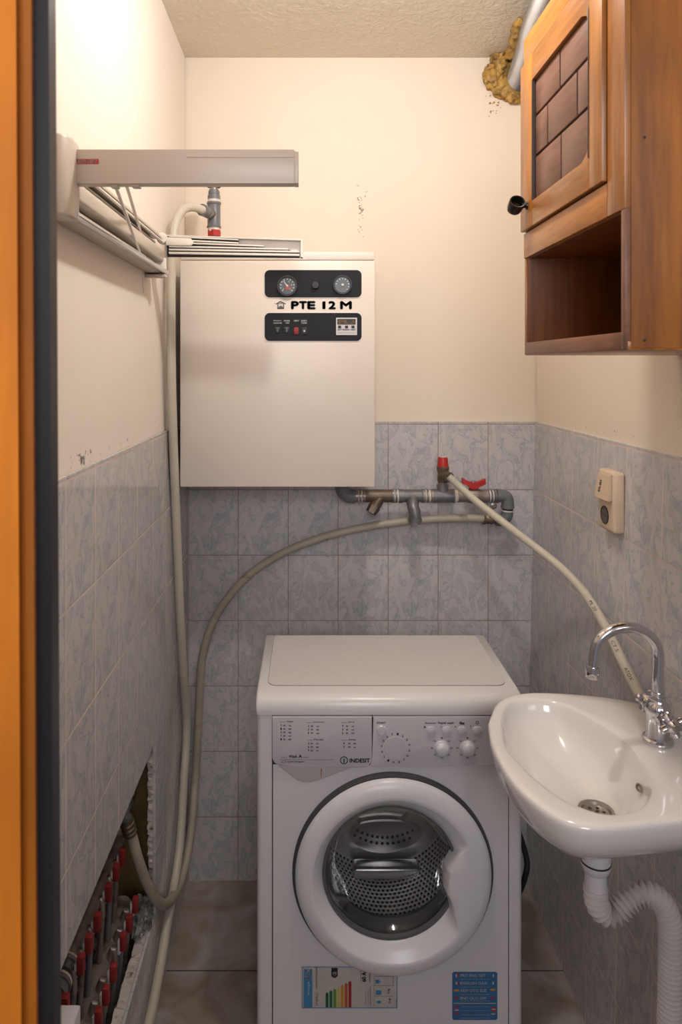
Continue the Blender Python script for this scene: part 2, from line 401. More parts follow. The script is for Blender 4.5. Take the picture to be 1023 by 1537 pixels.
M['ceramic'] = pm('glazed white ceramic', (.74, .71, .69), 0.14, 0, 0.02, 4, coat=0.5)
M['chrome'] = pm('chrome', (.62, .62, .64), 0.12, 1.0, 0.02)
M['chrome_dull'] = pm('dull chrome', (.42, .40, .38), 0.3, 1.0, 0.1)
M['trap'] = pm('white trap plastic', (.62, .59, .61), 0.35, 0, 0.03)
M['corrugated'] = pm('yellowed corrugated plastic', (.58, .53, .51), 0.45, 0, 0.06, 15)
M['hose'] = pm('cream plastic hose', (.52, .475, .39), 0.38, 0, 0.06, 9, dirt=(.34, .28, .20), dscale=25, dthr=0.66)
M['hose_low'] = pm('grimy cream plastic hose', (.40, .355, .285), 0.45, 0, 0.12, 9, dirt=(.25, .19, .12), dscale=25, dthr=0.60)
M['steelpipe'] = pm('galvanised grey pipe', (.20, .20, .21), 0.42, 0.55, 0.2, 25, 0.25, 80)
M['steelpipe_dark'] = pm('tarnished brass fitting', (.16, .12, .085), 0.45, 0.6, 0.3, 30, 0.35, 80)
M['nickel'] = pm('dull nickel valve', (.34, .29, .26), 0.38, 0.75, 0.2, 30)
M['tape'] = pm('white thread tape', (.66, .60, .54), 0.7, 0, 0.12, 60, 0.5, 200)
M['greyplastic'] = pm('grey pvc', (.14, .145, .155), 0.38, 0, 0.08)
M['switch'] = pm('yellowed switch plastic', (.64, .49, .345), 0.42, 0, 0.05, 20, dirt=(.30, .17, .09), dscale=60, dthr=0.72)
M['socket_hole'] = pm('dark grey socket insert', (.10, .09, .085), 0.4)
M['rack'] = pm('beige coated rack', (.56, .49, .41), 0.36, 0, 0.02)
M['rack_light'] = pm('pale aluminium bar', (.74, .69, .62), 0.35, 0.0, 0.03)
M['rack_dark'] = pm('painted gap shade', (.022, .016, .013), 0.6)  # near-black colour that paints the shade in the rack's gaps
M['line'] = pm('white line cord', (.70, .65, .58), 0.5)
M['wood_door'] = wood('honey pine door', (.17, .052, .005), (.38, .135, .018), (.50, .20, .03), 'Z', 11)
M['wood_rail'] = wood('honey pine rail', (.17, .052, .005), (.37, .13, .018), (.50, .20, .03), 'Y', 11, loc=(.3, .7, .1))
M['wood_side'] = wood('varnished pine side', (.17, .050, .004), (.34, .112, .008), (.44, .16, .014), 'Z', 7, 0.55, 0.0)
M['wood_in'] = wood('dark inner board', (.09, .026, .004), (.20, .062, .008), (.27, .09, .013), 'Z', 12, 0.5, 0.05)  # darker tone of the pine for the inner boards
M['wood_red'] = wood('red brown edge', (.14, .055, .028), (.20, .08, .04), (.26, .11, .06), 'Y', 10, 0.45, 0.1)
M['brick'] = wood('brown stained block', (.11, .045, .028), (.165, .070, .045), (.21, .10, .065), 'Y', 14, 0.45, 0.1)
M['brick_gap'] = pm('near black groove', (.03, .014, .009), 0.5)
M['knob_dark'] = pm('dark bronze knob', (.035, .026, .022), 0.25, 0.6)
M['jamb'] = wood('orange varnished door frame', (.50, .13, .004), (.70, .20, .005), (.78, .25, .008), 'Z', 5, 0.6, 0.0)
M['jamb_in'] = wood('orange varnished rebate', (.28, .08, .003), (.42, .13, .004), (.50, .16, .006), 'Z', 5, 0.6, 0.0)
M['rubber'] = pm('black door gasket', (.012, .012, .016), 0.42)
M['duct'] = pm('aluminium duct foil', (.50, .51, .54), 0.26, 1.0, 0.05)
M['foam'] = pm('ochre expanding foam', (.40, .235, .055), 0.5, 0, 0.4, 28, 0.6, 90, dirt=(.12, .065, .02), dscale=26, dthr=0.54)
M['lab_white'] = pm('paper label', (.50, .46, .43), 0.55, 0, 0.06, 30)
M['lab_blue'] = pm('blue label print', (.035, .14, .30), 0.5, 0, 0.03)
M['lab_teal'] = pm('bright blue label print', (.05, .22, .42), 0.5, 0, 0.03)
for i, c in enumerate([(.01,.10,.05),(.01,.14,.05),(.10,.26,.06),(.55,.42,.10),(.55,.24,.03),(.42,.09,.02),(.33,.02,.02)]):
    M['bar%d' % i] = pm('grade bar %d' % i, c, 0.5, 0, 0.02)
M['bag'] = pm('crumpled clear plastic', (.35, .34, .34), 0.15, 0.5, 0.3, 60, 1.0, 60)

# ------------------------------------------------------------------ the room
YB = 2.14; YN = -0.35; ZC = 2.545; XL = -0.3785; XLP = -0.387; ZT = 1.417; XR = 0.70
bm = NB(); box(bm, -0.75, 0.95, YN, YB+0.1, -0.06, 0); obj('floor', bm, M['floor'], smooth=False, kind='structure')
bm = NB(); box(bm, -0.75, 0.95, YN, YB+0.1, ZC, ZC+0.06); obj('ceiling', bm, M['ceiling'], smooth=False, kind='structure')
bm = NB()
box(bm, -0.60, 0.95, YB, YB+0.008, 0, ZT, mi=1)
box(bm, -0.75, 0.95, YB+0.008, YB+0.1, 0, ZC, mi=0)
obj('wall_back', bm, [M['paint_back'], M['tile_back']], smooth=False, kind='structure')
# left wall with the open recess
OY0, OY1, OZ0, OZ1 = 0.95, 1.70, 0.245, 0.670
bm = NB()
box(bm, -0.75, XLP, YN, YB, OZ1+0.06, ZC, mi=0)
for (y0, y1, z0, z1) in ((YN, YB, OZ1, ZT), (OY1, YB, 0, OZ1), (YN, OY0, 0, OZ1), (OY0, OY1, 0, OZ0)):
    box(bm, XL-0.006, XL, y0, y1, z0, z1, mi=1)
box(bm, -0.75, XL-0.016, 1.765, YB, 0, OZ1+0.06, mi=2); box(bm, -0.75, XL-0.016, YN, 0.85, 0, OZ1+0.06, mi=2)
obj('wall_left', bm, [M['paint_left'], M['tile_left'], M['rough_plaster']], smooth=False, kind='structure')
# crumbly backing of the tiles around the recess
def rough_strip(bm, a, b, t, along, n):
    """irregular bar between a and b with thickness t (vectors)"""
    rr = []
    for i in range(n+1):
        p = a.lerp(b, i/n)
        q = []
        for (s, u) in ((0, 0), (1, 0), (1, 1), (0, 1)):
            j = Vector([random.uniform(-1, 1)*0.0022 for _ in range(3)])
            if s == 0: j.x = 0
            q.append(bm.verts.new(p + Vector((-t[0]*s, 0, 0)) + along*(t[1]*u) + j))
        rr.append(q)
    for i in range(n):
        for k in range(4):
            bm.faces.new((rr[i][k], rr[i][(k+1) % 4], rr[i+1][(k+1) % 4], rr[i+1][k]))
    bm.faces.new(rr[0]); bm.faces.new(rr[-1])
bm = NB()
rough_strip(bm, Vector((XL-0.0062, OY1-0.004, OZ0)), Vector((XL-0.0062, OY1-0.004, OZ1)), (0.012, 0.05), Vector((0, 1, 0)), 60)
rough_strip(bm, Vector((XL-0.0062, OY0, OZ0+0.003)), Vector((XL-0.0062, OY1, OZ0+0.003)), (0.022, 0.04), Vector((0, 0, -1)), 90)
rough_strip(bm, Vector((XL-0.0062, OY0, OZ1)), Vector((XL-0.0062, OY1, OZ1)), (0.012, 0.04), Vector((0, 0, 1)), 60)
obj('trim_1', bm, M['rough_plaster'], smooth=False, kind='structure')
bm = NB()
box(bm, -0.75, -0.62, 0.85, 1.80, 0.0, 0.73, mi=0)
box(bm, -0.62, XL-0.018, 0.85, 1.765, 0.0, 0.17, mi=2)
box(bm, -0.62, XL-0.018, 1.760, 1.80, 0.17, 0.73, mi=1)
box(bm, -0.62, XL-0.018, 0.85, 1.765, 0.715, 0.73, mi=0)
obj('wall_recess', bm, [M['cavity'], M['cavity_end'], M['rubble']], smooth=False, kind='structure')
# right wall, very slightly out of plumb
bm = NB()
vv = box(bm, 0.66, 0.95, YN, YB, 0, ZT, mi=1)
for v in vv:
    if v.co.x < 0.9: v.co.x = wallx(v.co.z)
box(bm, XR, 0.95, YN, YB, ZT, ZC, mi=0)
obj('wall_right', bm, [M['paint_right'], M['tile_right']], smooth=False, kind='structure')
# door frame at the left, close to the lens
def leanbox(bm, pxa, pxb, Y0, Y1, ztop=2.5, lean=8.0, mi=0, bev=0.0):
    # vertical strip whose edges drift a little to the right going down
    vs_ = box(bm, -1, 1, Y0, Y1, 0, ztop, bev, mi=mi)
    for v in vs_:
        px = pxa if v.co.x < 0 else pxb
        y_img = VY + (H - v.co.z)*FPX/Y0
        v.co.x = (px + lean*y_img/1537 - VX)*(Y0 if v.co.x < 0 else (v.co.y if v.co.y < Y0+.002 else v.co.y*1.08))/FPX
bm = NB()
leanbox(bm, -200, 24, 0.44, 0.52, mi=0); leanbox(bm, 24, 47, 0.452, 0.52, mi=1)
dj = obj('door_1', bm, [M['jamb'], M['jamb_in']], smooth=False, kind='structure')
bm = NB(); leanbox(bm, 49, 73, 0.458, 0.50); obj('gasket', bm, M['rubber'], dj, label='black rubber gasket strip')
bm = NB(); leanbox(bm, 46.4, 50, 0.456, 0.49); obj('edge_strip', bm, M['wood_red'], dj)

# ------------------------------------------------------------------ wall boiler
BY = 1.86
bx0, bx1 = P(270, 0, BY).x, P(562.5, 0, BY).x
bz0, bzl, bzt = P(0, 731, BY).z, P(0, 390.5, BY).z, P(0, 378, BY).z
boiler = thing('wall_boiler', 'large cream box boiler hung on the back wall above the washing machine', 'boiler', ((bx0+bx1)/2, BY+0.13, bz0))
bm = NB(); box(bm, bx0, bx1, BY, 2.139, bz0, bzl-0.0008, 0.003); obj('casing', bm, M['boiler'], boiler)
bm = NB(); box(bm, bx0+0.001, bx1-0.001, BY+0.002, 2.139, bzl+0.0005, bzt, 0.003); obj('top_cover', bm, M['boiler'], boiler)
bm = NB(); box(bm, bx0+0.003, bx1-0.003, BY+0.004, 2.12, bzl-0.002, bzl+0.002); obj('seam', bm, M['steelpipe_dark'], boiler)
def bpt(px, py, d=0.0): return P(px, py, BY-d) if not d else Vector((P(px, py, BY).x, BY-d, P(px, py, BY).z))
def b2(px, py): p = P(px, py, BY); return (p.x, p.z)
def plate(px0, px1, py0, py1, r, Y, t, bev=0.0008, name='plate', m=None, parent=None, f=b2, rs=None, label=None):
    bm = NB(); x0, z1 = f(px0, py0); x1, z0 = f(px1, py1)
    prism(bm, rrect(x0, x1, z0, z1, r, rs=rs), Y-t, Y+0.0005, 'XZ')
    return obj(name, bm, m, parent, label=label)
# white pressed rims then black panels
for (y0, y1, nm) in ((405.5, 446.5, 'gauge_panel'), (469.8, 511.8, 'switch_panel')):
    plate(395.8, 543.4, y0-0.8, y1+0.9, 0.014, BY, 0.0015, name='panel_rim', m=M['rack_light'], parent=boiler)
    pn = plate(397, 542.3, y0, y1, 0.0135, BY, 0.0022, name=nm, m=M['boiler_panel'], parent=boiler)
UX, UZ = Vector((1, 0, 0)), Vector((0, 0, 1))
def dial(px, py, rpx, name, face_label, needle):
    c = bpt(px, py, 0.002); r = rpx*BY/FPX
    bm = NB(); lathe(bm, [(r*1.0, 0), (r*1.0, 0.008), (r*0.97, 0.0095), (r*0.84, 0.0095), (r*0.80, 0.006), (0, 0.006)], c, (0, -1, 0), 40)
    d = obj(name, bm, M['black'], boiler, label=face_label)
    bm = NB(); lathe(bm, [(r*0.80, 0.0062), (0, 0.0062)], c, (0, -1, 0), 40); obj('dial_face', bm, M['dial'], d)
    bm = NB(); cc = c + Vector((0, -0.0066, 0))
    for k in range(11):
        a = R(225 - k*27); dr = Vector((math.cos(a), 0, math.sin(a))); t = Vector((-dr.z, 0, dr.x))
        if needle or k > 1:
            p0 = cc + dr*r*0.58; p1 = cc + dr*r*0.70; ww = t*r*0.035
            bm.faces.new([bm.verts.new(q) for q in (p0-ww, p1-ww, p1+ww, p0+ww)])
        if k % 2 == 0 and needle:
            text(bm, str(k//2 if needle else k*10), cc + dr*r*0.46 + Vector((-r*0.10, 0, -r*0.07)), UX, UZ, height=r*0.15)
    obj('dial_marks', bm, M['white_ink'], d)
    if needle:
        bm = NB(); a = R(130); dr = Vector((math.cos(a), 0, math.sin(a))); t = Vector((-dr.z, 0, dr.x)); c3 = cc + Vector((0, -0.0006, 0))
        bm.faces.new([bm.verts.new(q) for q in (c3 - t*r*0.07 - dr*r*0.1, c3 + dr*r*0.68, c3 + t*r*0.07 - dr*r*0.1)])
        lathe(bm, [(r*0.10, 0), (r*0.08, 0.001), (0, 0.001)], c3, (0, -1, 0), 16)
        obj('needle', bm, M['white_ink'], d, smooth=False)
        bm = NB(); a = R(-80); dr = Vector((math.cos(a), 0, math.sin(a))); t = Vector((-dr.z, 0, dr.x)); c3 = cc + Vector((0, -0.0009, 0))
        bm.faces.new([bm.verts.new(q) for q in (c3 - t*r*0.14, c3 - t*r*.16 + dr*r*0.34, c3 + t*r*.16 + dr*r*0.34, c3 + t*r*0.14)])
        bm.faces.new([bm.verts.new(q) for q in (c3 + dr*r*.2, c3 + t*r*.5 + dr*r*0.28, c3 + t*r*.5 + dr*r*0.33)])
        obj('set_pointer', bm, M['orange_needle'], d, smooth=False)
    else:
        bm = NB(); lathe(bm, [(r*0.15, 0), (r*0.13, 0.003), (0, 0.003)], cc, (0, -1, 0), 16); obj('dial_hub', bm, M['silver_plastic'], d)
dial(431, 429.5, 15.6, 'pressure_gauge', 'round gauge with white needle and orange pointer', True)
dial(513.5, 428, 14.6, 'thermostat_dial', 'round dark dial with white scale', False)
bm = NB(); lathe(bm, [(0.0105, 0), (0.0105, 0.008), (0.009, 0.0105), (0, 0.011)], bpt(473, 428.5, 0.002), (0, -1, 0), 28)
rb = obj('reset_cap', bm, M['black'], boiler)
# lettering between the panels
bm = NB()
for s, x0, x1 in (('P', 437.4, 447.5), ('T', 449.3, 459.6), ('E', 461.8, 472.4), ('1', 484.0, 487.8), ('2', 493.2, 502.8), ('M', 511, 526.8)):
    a = bpt(x0, 463.5, 0.0006); b = bpt(x1, 452.8, 0.0006)
    text(bm, s, a, UX, UZ, width=(b.x-a.x), height=(b.z-a.z), bold=0.022 if s == '1' else 0.045)
obj('lettering', bm, M['ink'], boiler, smooth=False)
bm = NB()   # small house emblem
def quadpx(bm, pts, f, Y, mi=0):
    vs_ = []
    for (x, y) in pts:
        a = f(x, y); vs_.append(bm.verts.new((a[0], Y, a[1])))
    bm.faces.new(vs_).material_index = mi
Yl = BY-0.0006
quadpx(bm, [(413.5, 456), (420.5, 451.6), (428.5, 455.6), (428, 457.2), (420.5, 453.5), (414, 457.4)], b2, Yl)
quadpx(bm, [(416, 457), (417.6, 456.4), (417.6, 463.8), (416, 463.8)], b2, Yl)
quadpx(bm, [(424.4, 456.4), (426, 457), (426, 463.8), (424.4, 463.8)], b2, Yl)
quadpx(bm, [(416, 462.4), (426, 462.4), (426, 463.8), (416, 463.8)], b2, Yl)
quadpx(bm, [(417.6, 462.4), (418.8, 458.6), (420, 460.4), (421, 457.6), (422.4, 460.2), (423.2, 458.8), (424.4, 462.4)], b2, Yl-0.0001)
quadpx(bm, [(411.8, 455), (412.8, 455), (412.8, 456), (411.8, 456)], b2, Yl)
for k in range(4):
    quadpx(bm, [(416.5+k*2.6, 454.9), (418+k*2.6, 454.3), (418+k*2.6, 456.4), (416.5+k*2.6, 456.6)], b2, Yl)
obj('house_emblem', bm, M['inkgrey'], boiler, smooth=False)
# lower panel: captions, indicator lamps, red switch, black switch, small controller
bm = NB(); Yc = BY-0.003
for s, x0, x1, y in (('Greykoe', 410.3, 422, 482.6), ('ocnovni', 410.3, 422.6, 485.8), ('NOMPA', 426, 435, 482.6), ('vkl', 428, 433.5, 485.8), ('SEEW', 441, 448.6, 482.6), ('SREM', 451.6, 460, 482.6), ('TOMM', 451.6, 460, 486)):
    a = P(x0, y, BY); text(bm, s, (a.x, Yc, a.z), UX, UZ, width=(x1-x0)*BY/FPX, height=2.2*BY/FPX, bold=0.05)
obj('caption_text', bm, M['white_ink'], boiler, smooth=False)
for (xc) in (416.4, 430.2):
    bm = NB(); x0, z1 = b2(xc-3.4, 490.8); x1, z0 = b2(xc+3.4, 499.6)
    box(bm, x0, x1, BY-0.0045, BY-0.001, z0, z1, 0.0006); 
    o = obj('indicator_lamp', bm, M['black'], boiler, label='small green indicator lamp')
    bm = NB(); box(bm, x0-.001, x1+.001, BY-0.0048, BY-0.0044, z1-0.003, z1-0.0014); box(bm, (x0+x1)/2-.0012, (x0+x1)/2+.0012, BY-0.0048, BY-0.0044, z0+0.002, z1-0.003)
    obj('lamp_lens', bm, M['green'], o)
bm = NB(); x0, z1 = b2(441, 491.4); x1, z0 = b2(448, 502); box(bm, x0, x1, BY-0.006, BY-0.001, z0, z1, 0.0008); obj('rocker_switch', bm, M['lever'], boiler, label='small red rocker switch')
bm = NB(); x0, z1 = b2(452.4, 491.4); x1, z0 = b2(460.4, 502.4); box(bm, x0, x1, BY-0.006, BY-0.001, z0, z1, 0.0008); o = obj('rocker_switch', bm, M['black'], boiler, label='small black rocker switch')
bm = NB(); x0, z1 = b2(455.5, 495.8); x1, z0 = b2(457.5, 498.2); box(bm, x0, x1, BY-0.0065, BY-0.0058, z0, z1); obj('switch_mark', bm, M['white_ink'], o)
ct = plate(504, 535.4, 477, 503, 0.001, BY, 0.005, name='controller', m=M['silver_plastic'], parent=boiler)
bm = NB(); x0, z1 = b2(505.8, 479); x1, z0 = b2(533.2, 487.4); box(bm, x0, x1, BY-0.0056, BY-0.0048, z0, z1)
dsp = obj('display', bm, M['black'], ct)
bm = NB()
a = P(508, 485.8, BY); text(bm, 'EVVEL.', (a.x, BY-0.0059, a.z), UX, UZ, width=14*BY/FPX, height=4.6*BY/FPX, bold=0.02)
a = P(526.5, 485.4, BY); text(bm, '.A', (a.x, BY-0.0059, a.z), UX, UZ, width=5*BY/FPX, height=4.8*BY/FPX, bold=0.03)
obj('display_text', bm, M['amber'], dsp, smooth=False)
for xc in (509.3, 519.6, 529.3):
    bm = NB(); x0, z1 = b2(xc-2.3, 488.8); x1, z0 = b2(xc+2.3, 492.8); box(bm, x0, x1, BY-0.0065, BY-0.0048, z0, z1, 0.0005); obj('button', bm, M['black'], ct)
bm = NB()
for (x, s, wd) in ((506.6, 'SET', 6), (513.6, 'PROGRAM', 10.5), (526, 'RESET', 7)):
    a = P(x, 496, BY); text(bm, s, (a.x, BY-0.0054, a.z), UX, UZ, width=wd*BY/FPX, height=2*BY/FPX, bold=0.02)
a = P(507, 500.2, BY); text(bm, 'minimini-electronic', (a.x, BY-0.0054, a.z), UX, UZ, width=25*BY/FPX, height=1.3*BY/FPX)
obj('controller_text', bm, M['inkgrey'], ct, smooth=False)

# ------------------------------------------------------------------ fittings standing on the boiler
TY = 1.98
t0 = P(321, 325, TY)
vent = thing('pipe_tee_stack', 'grey upright pipe tee with white tape standing on top of the boiler', 'pipe fitting', (t0.x, TY, bzt))
def ring(px, py0, py1, wpx, Y=TY):
    a = P(px, py0, Y); b = P(px, py1, Y); return a, b, wpx/2*Y/FPX
def part_cyl(name, m, px, py0, py1, w0, w1=None, par=None, Y=TY, label=None, seg=28):
    a, b, r = ring(px, py0, py1, w0, Y); bm = NB(); tube(bm, [a, b], [r, (w1 or w0)/2*Y/FPX], seg); return obj(name, bm, m, par, label=label)
part_cyl('riser', M['steelpipe'], 321.5, 352, P(0,0,1).x and 380, 15, par=vent)
part_cyl('red_nut', M['red'], 321.5, 346, 355, 21, par=vent, seg=6)
part_cyl('thread_tape', M['tape'], 321, 341, 348, 18, par=vent, label='white thread tape')
bm = NB(); a = P(321, 304, TY); b = P(321, 342, TY); k = TY/FPX
lathe(bm, [(8, 0), (10.6, 0), (10.8, 2), (9.8, 3.5), (9.6, 34), (10.8, 35.5), (10.8, 38), (8, 38)], (0, 0, 0), (0, 0, 1), 32)
bmesh.ops.scale(bm, vec=(k, k, k), verts=bm.verts); bmesh.ops.translate(bm, vec=b, verts=bm.verts)
tee = obj('tee', bm, M['greyplastic'], vent)
part_cyl('thread_tape', M['tape'], 321, 300, 305, 19, par=vent, label='white thread tape')
bm = NB()
for y0, y1, wd in ((294, 300, 19), (291.5, 294, 16), (287.5, 291.5, 17), (285, 287.5, 15)):
    a, b, r = ring(321, y0, y1, wd); tube(bm, [a, b], r, 28)
obj('collar', bm, M['greyplastic'], vent)
part_cyl('nipple', M['nickel'], 321, 280, 286, 11, par=vent)
part_cyl('vent_cap', M['black'], 321, 268, 281, 20, par=vent)
bm = NB(); a = P(319, 323, TY); b = Vector(P(306, 316, TY-0.055)); c = Vector(P(303, 315, TY-0.07))
tube(bm, [a, a.lerp(b, .5)], [0.0155, 0.0155], 24)
obj('branch_neck', bm, M['steelpipe_dark'], tee)
bm = NB(); tube(bm, [a.lerp(b, .45), a.lerp(b, .6), a.lerp(b, .61), a.lerp(b, .85), a.lerp(b, .86), c], [.016, .016, .0145, .0145, .0165, .0165], 24)
obj('branch_nut', bm, M['greyplastic'], tee)

# ------------------------------------------------------------------ hoses
hp = [b.lerp(a, .2), c] + [P(290, 311, 1.895), P(276, 314, 1.875), P(266, 328, 1.855), P(260.5, 350, 1.835)]
XH = -0.3635
for (x, y) in ((257.5, 385), (256.5, 450), (257, 550), (259.5, 650), (262.5, 730), (266, 820), (270, 920), (275, 1010), (280, 1090), (276, 1169), (270.5, 1258), (263, 1318), (252, 1377), (242.5, 1437), (232, 1496), (223, 1537), (212, 1580)):
    hp.append(PX(x, y, XH))
bm = NB(); tube(bm, smoothpts(hp, 8), 0.0118, 20)
tag(obj('water_hose', bm, M['hose']), 'long cream hose running from boiler top tee down the left wall to the floor', 'hose', 'cream water hoses')
# the lower loop hose leaving the wall manifold, along the back wall into the recess
hq = [P(733, 779, 2.075), P(700, 778, 2.085), P(640, 780, 2.095), P(580, 786, 2.10), (P(520, 797, 2.10)), P(470, 811, 2.10), P(420, 832, 2.10), P(375, 862, 2.10), P(340, 900, 2.10), P(317, 940, 2.10),
      P(304, 985, 2.10), P(299.5, 1040, 2.10), P(297, 1100, 2.10), PX(293, 1169, -.345), PX(287, 1243, -.345), PX(280, 1288, -.35), PX(268, 1330, -.357), PX(251, 1356, -.362), PX(236, 1352, -.372),
      PX(220, 1324, -.388), PX(207, 1290, -.400), PX(199, 1260, -.410), PX(194, 1244, -.416)]
bm = NB(); tube(bm, smoothpts(hq, 8), 0.0120, 20)
tag(obj('water_hose', bm, M['hose_low']), 'cream hose arcing over the back wall tiles and looping into the wall recess', 'hose', 'cream water hoses')
# hose from the safety valve to the tap corner
hr = [P(673, 715, 2.03), P(690, 731, 2.02), P(720, 757, 1.97), P(760, 788, 1.90), P(800, 819, 1.82), P(840, 851, 1.74), P(872, 884, 1.66), P(893, 914, 1.59), P(912, 948, 1.52), P(930, 985, 1.455), P(945, 1015, 1.40), P(963, 1050, 1.345)]
bm = NB(); tube(bm, smoothpts(hr, 8), 0.0102, 20)
h3 = obj('water_hose', bm, M['hose']); tag(h3, 'thin cream hose hanging from the red capped valve down to the tap', 'hose', 'cream water hoses')
sp_ = smoothpts(hr, 8)
def hose_print(i0, s, ln, off):
    p0, p1 = sp_[i0], sp_[min(i0+4, len(sp_)-1)]; d = (p1-p0).normalized()
    nrm = -(p0 - Vector((0, 0, H))).normalized(); nrm = (nrm - d*nrm.dot(d)).normalized(); up = nrm.cross(d)
    o = p0 + nrm*0.0106 - up*0.004
    bm = NB(); text(bm, s, o, d, up, width=ln, height=0.007); obj('print', bm, M['ink'], h3, smooth=False)
hose_print(54, 'PE 20', 0.035, 0); hose_print(68, 'CT 5', 0.03, 0); hose_print(78, 'ATOX', 0.035, 0)

# ------------------------------------------------------------------ pipework on the back wall
MY = 2.075; k = MY/FPX
mp = thing('wall_pipework', 'row of grey steel fittings and valves along the back wall tiles below the boiler', 'pipework', P(640, 744, MY))
def hcyl(name, m, x0, x1, w0, y=744.5, par=mp, seg=28, w1=None, label=None):
    bm = NB(); tube(bm, [P(x0, y, MY), P(x1, y, MY)], [w0/2*k, (w1 or w0)/2*k], seg); return obj(name, bm, m, par, label=label)
def rings(name, m, lst, y=744.5, par=mp):
    bm = NB()
    for (x0, x1, wd) in lst: tube(bm, [P(x0, y, MY), P(x1, y, MY)], wd/2*k, 28)
    return obj(name, bm, m, par)
bm = NB(); tube(bm, smoothpts([P(512, 700, MY), P(512, 722, MY), P(514, 736, MY), P(522, 744, MY), P(533, 745, MY)], 6), 10.5*k, 24); obj('elbow', bm, M['greyplastic'], mp)
rings('collar', M['nickel'], [(533, 537, 19), (539, 541.5, 20), (544, 548, 19)])
rings('thread_tape', M['tape'], [(537, 538.6, 18), (541.5, 543.5, 18)])
bm = NB(); tube(bm, [P(547, 744.5, MY), P(588, 744.5, MY)], 9.5*k, 24)
tube(bm, [P(573, 742, MY), P(559, 765, MY-0.01)], [8.5*k, 8.5*k], 20)
st = obj('strainer', bm, M['steelpipe_dark'], mp)
bm = NB(); tube(bm, [P(562, 760, MY-0.008), P(556, 770, MY-0.013)], [9.5*k, 8*k], 6); obj('strainer_cap', bm, M['steelpipe_dark'], st)
rings('collar', M['steelpipe'], [(588, 591, 21), (593, 595, 20.5), (598, 601, 21)])
rings('thread_tape', M['tape'], [(591, 592.4, 19), (595, 597.6, 18.5)])
bm = NB(); tube(bm, [P(601, 744.5, MY), P(604, 744.5, MY), P(604.3, 744.5, MY), P(632, 744.5, MY), P(632.3, 744.5, MY), P(635, 744.5, MY)], [10.4*k, 10.4*k, 9.3*k, 9.3*k, 10.4*k, 10.4*k], 28)
tube(bm, [P(619, 744, MY), P(619, 757, MY-0.01)], 9.3*k, 24)
te = obj('tee', bm, M['steelpipe'], mp)
bm = NB(); tube(bm, smoothpts([P(618.5, 752, MY-.01), P(620, 762, MY-.028), P(622.5, 770, MY-.035), P(623, 781, MY-.035)], 6), 8.6*k, 24)
tube(bm, [P(623, 778, MY-.035), P(623, 783, MY-.035)], 9.6*k, 24)
ee = obj('elbow', bm, M['steelpipe'], mp)
bm = NB(); tube(bm, [P(623, 783, MY-.035), P(623, 786.5, MY-.035)], 8.2*k, 24); obj('plug', bm, M['nickel'], ee)
rings('collar', M['nickel'], [(635, 638, 20.5), (640, 642.5, 20.5), (646, 649, 19.5)])
rings('thread_tape', M['tape'], [(638, 639.4, 19), (642.5, 645.4, 18.5)])
bm = NB(); tube(bm, [P(649, 744.5, MY), P(652, 744.5, MY), P(652.3, 744.5, MY), P(678, 744.5, MY), P(678.3, 744.5, MY), P(681, 744.5, MY)], [10.6*k, 10.6*k, 9.8*k, 9.8*k, 10.6*k, 10.6*k], 28)
tube(bm, [P(664, 744, MY), P(664, 729, MY)], [8*k, 8*k], 24); tube(bm, [P(664, 731, MY), P(664, 728, MY)], 8.6*k, 24)
te = obj('tee', bm, M['steelpipe'], mp)
bm = NB(); tube(bm, [P(664, 729, MY), P(664, 724, MY)], [7*k, 7.5*k], 20); obj('nipple', bm, M['nickel'], mp)
# safety valve with red cap
bm = NB(); tube(bm, [P(664, 725, MY), P(664, 721, MY), P(664.2, 710, MY), P(664.3, 705, MY), P(664.3, 700, MY)], [7*k, 8*k, 7.6*k, 9.2*k, 9.2*k], 24)
tube(bm, [P(664, 713, MY), P(673, 716, MY-0.035)], [7.8*k, 7.2*k], 24); tube(bm, [P(670, 715, MY-.025), P(674, 716.5, MY-0.04)], [7.8*k, 7.6*k], 24)
sv = obj('safety_valve', bm, M['steelpipe_dark'], mp)
bm = NB(); tube(bm, [P(664.3, 701, MY), P(664.3, 698, MY), P(664.3, 688, MY), P(664.3, 686, MY)], [8.6*k, 8.3*k, 7.3*k, 6.6*k], 20)
sc = obj('valve_cap', bm, M['red'], sv, label='red ribbed valve cap')
bm = NB(); tube(bm, [P(664.3, 686.2, MY), P(664.3, 685.2, MY)], [5.5*k, 5.2*k], 20); obj('cap_insert', bm, M['silver_plastic'], sv)
rings('thread_tape', M['tape'], [(681, 686, 18.6)])
# ball valve with red butterfly handle
bm = NB(); tube(bm, [P(686, 744.5, MY), P(690, 744.5, MY), P(690.3, 744.5, MY), P(699, 744.5, MY), P(704, 744.5, MY), P(717, 744.5, MY), P(722, 744.5, MY), P(728, 744.5, MY), P(731, 744.5, MY)], [9.6*k, 9.6*k, 9.0*k, 9.2*k, 11*k, 11*k, 9.6*k, 10*k, 10*k], 28)
tube(bm, [P(710, 740, MY), P(710, 724, MY)], 4*k, 20)
bv = obj('ball_valve', bm, M['nickel'], mp)
bm = NB()
poly = [(692.5, 717), (694, 717), (703.5, 723), (709.5, 724.5), (716, 722.5), (727, 718), (727.5, 726), (717.5, 729.5), (715, 734), (704.5, 734), (703, 729.5), (692.8, 725)]
prism(bm, [(P(x, y, MY).x, P(x, y, MY).z) for x, y in poly], MY-0.013, MY+0.004, 'XZ', 0.0012)
bh = obj('valve_handle', bm, M['red'], bv, label='red butterfly handle')
bm = NB(); lathe(bm, [(4*k, 0), (4*k, .004), (2.5*k, .007), (0, .007)], P(710, 724, MY), (0, 0, 1), 12); obj('handle_nut', bm, M['nickel'], bh)
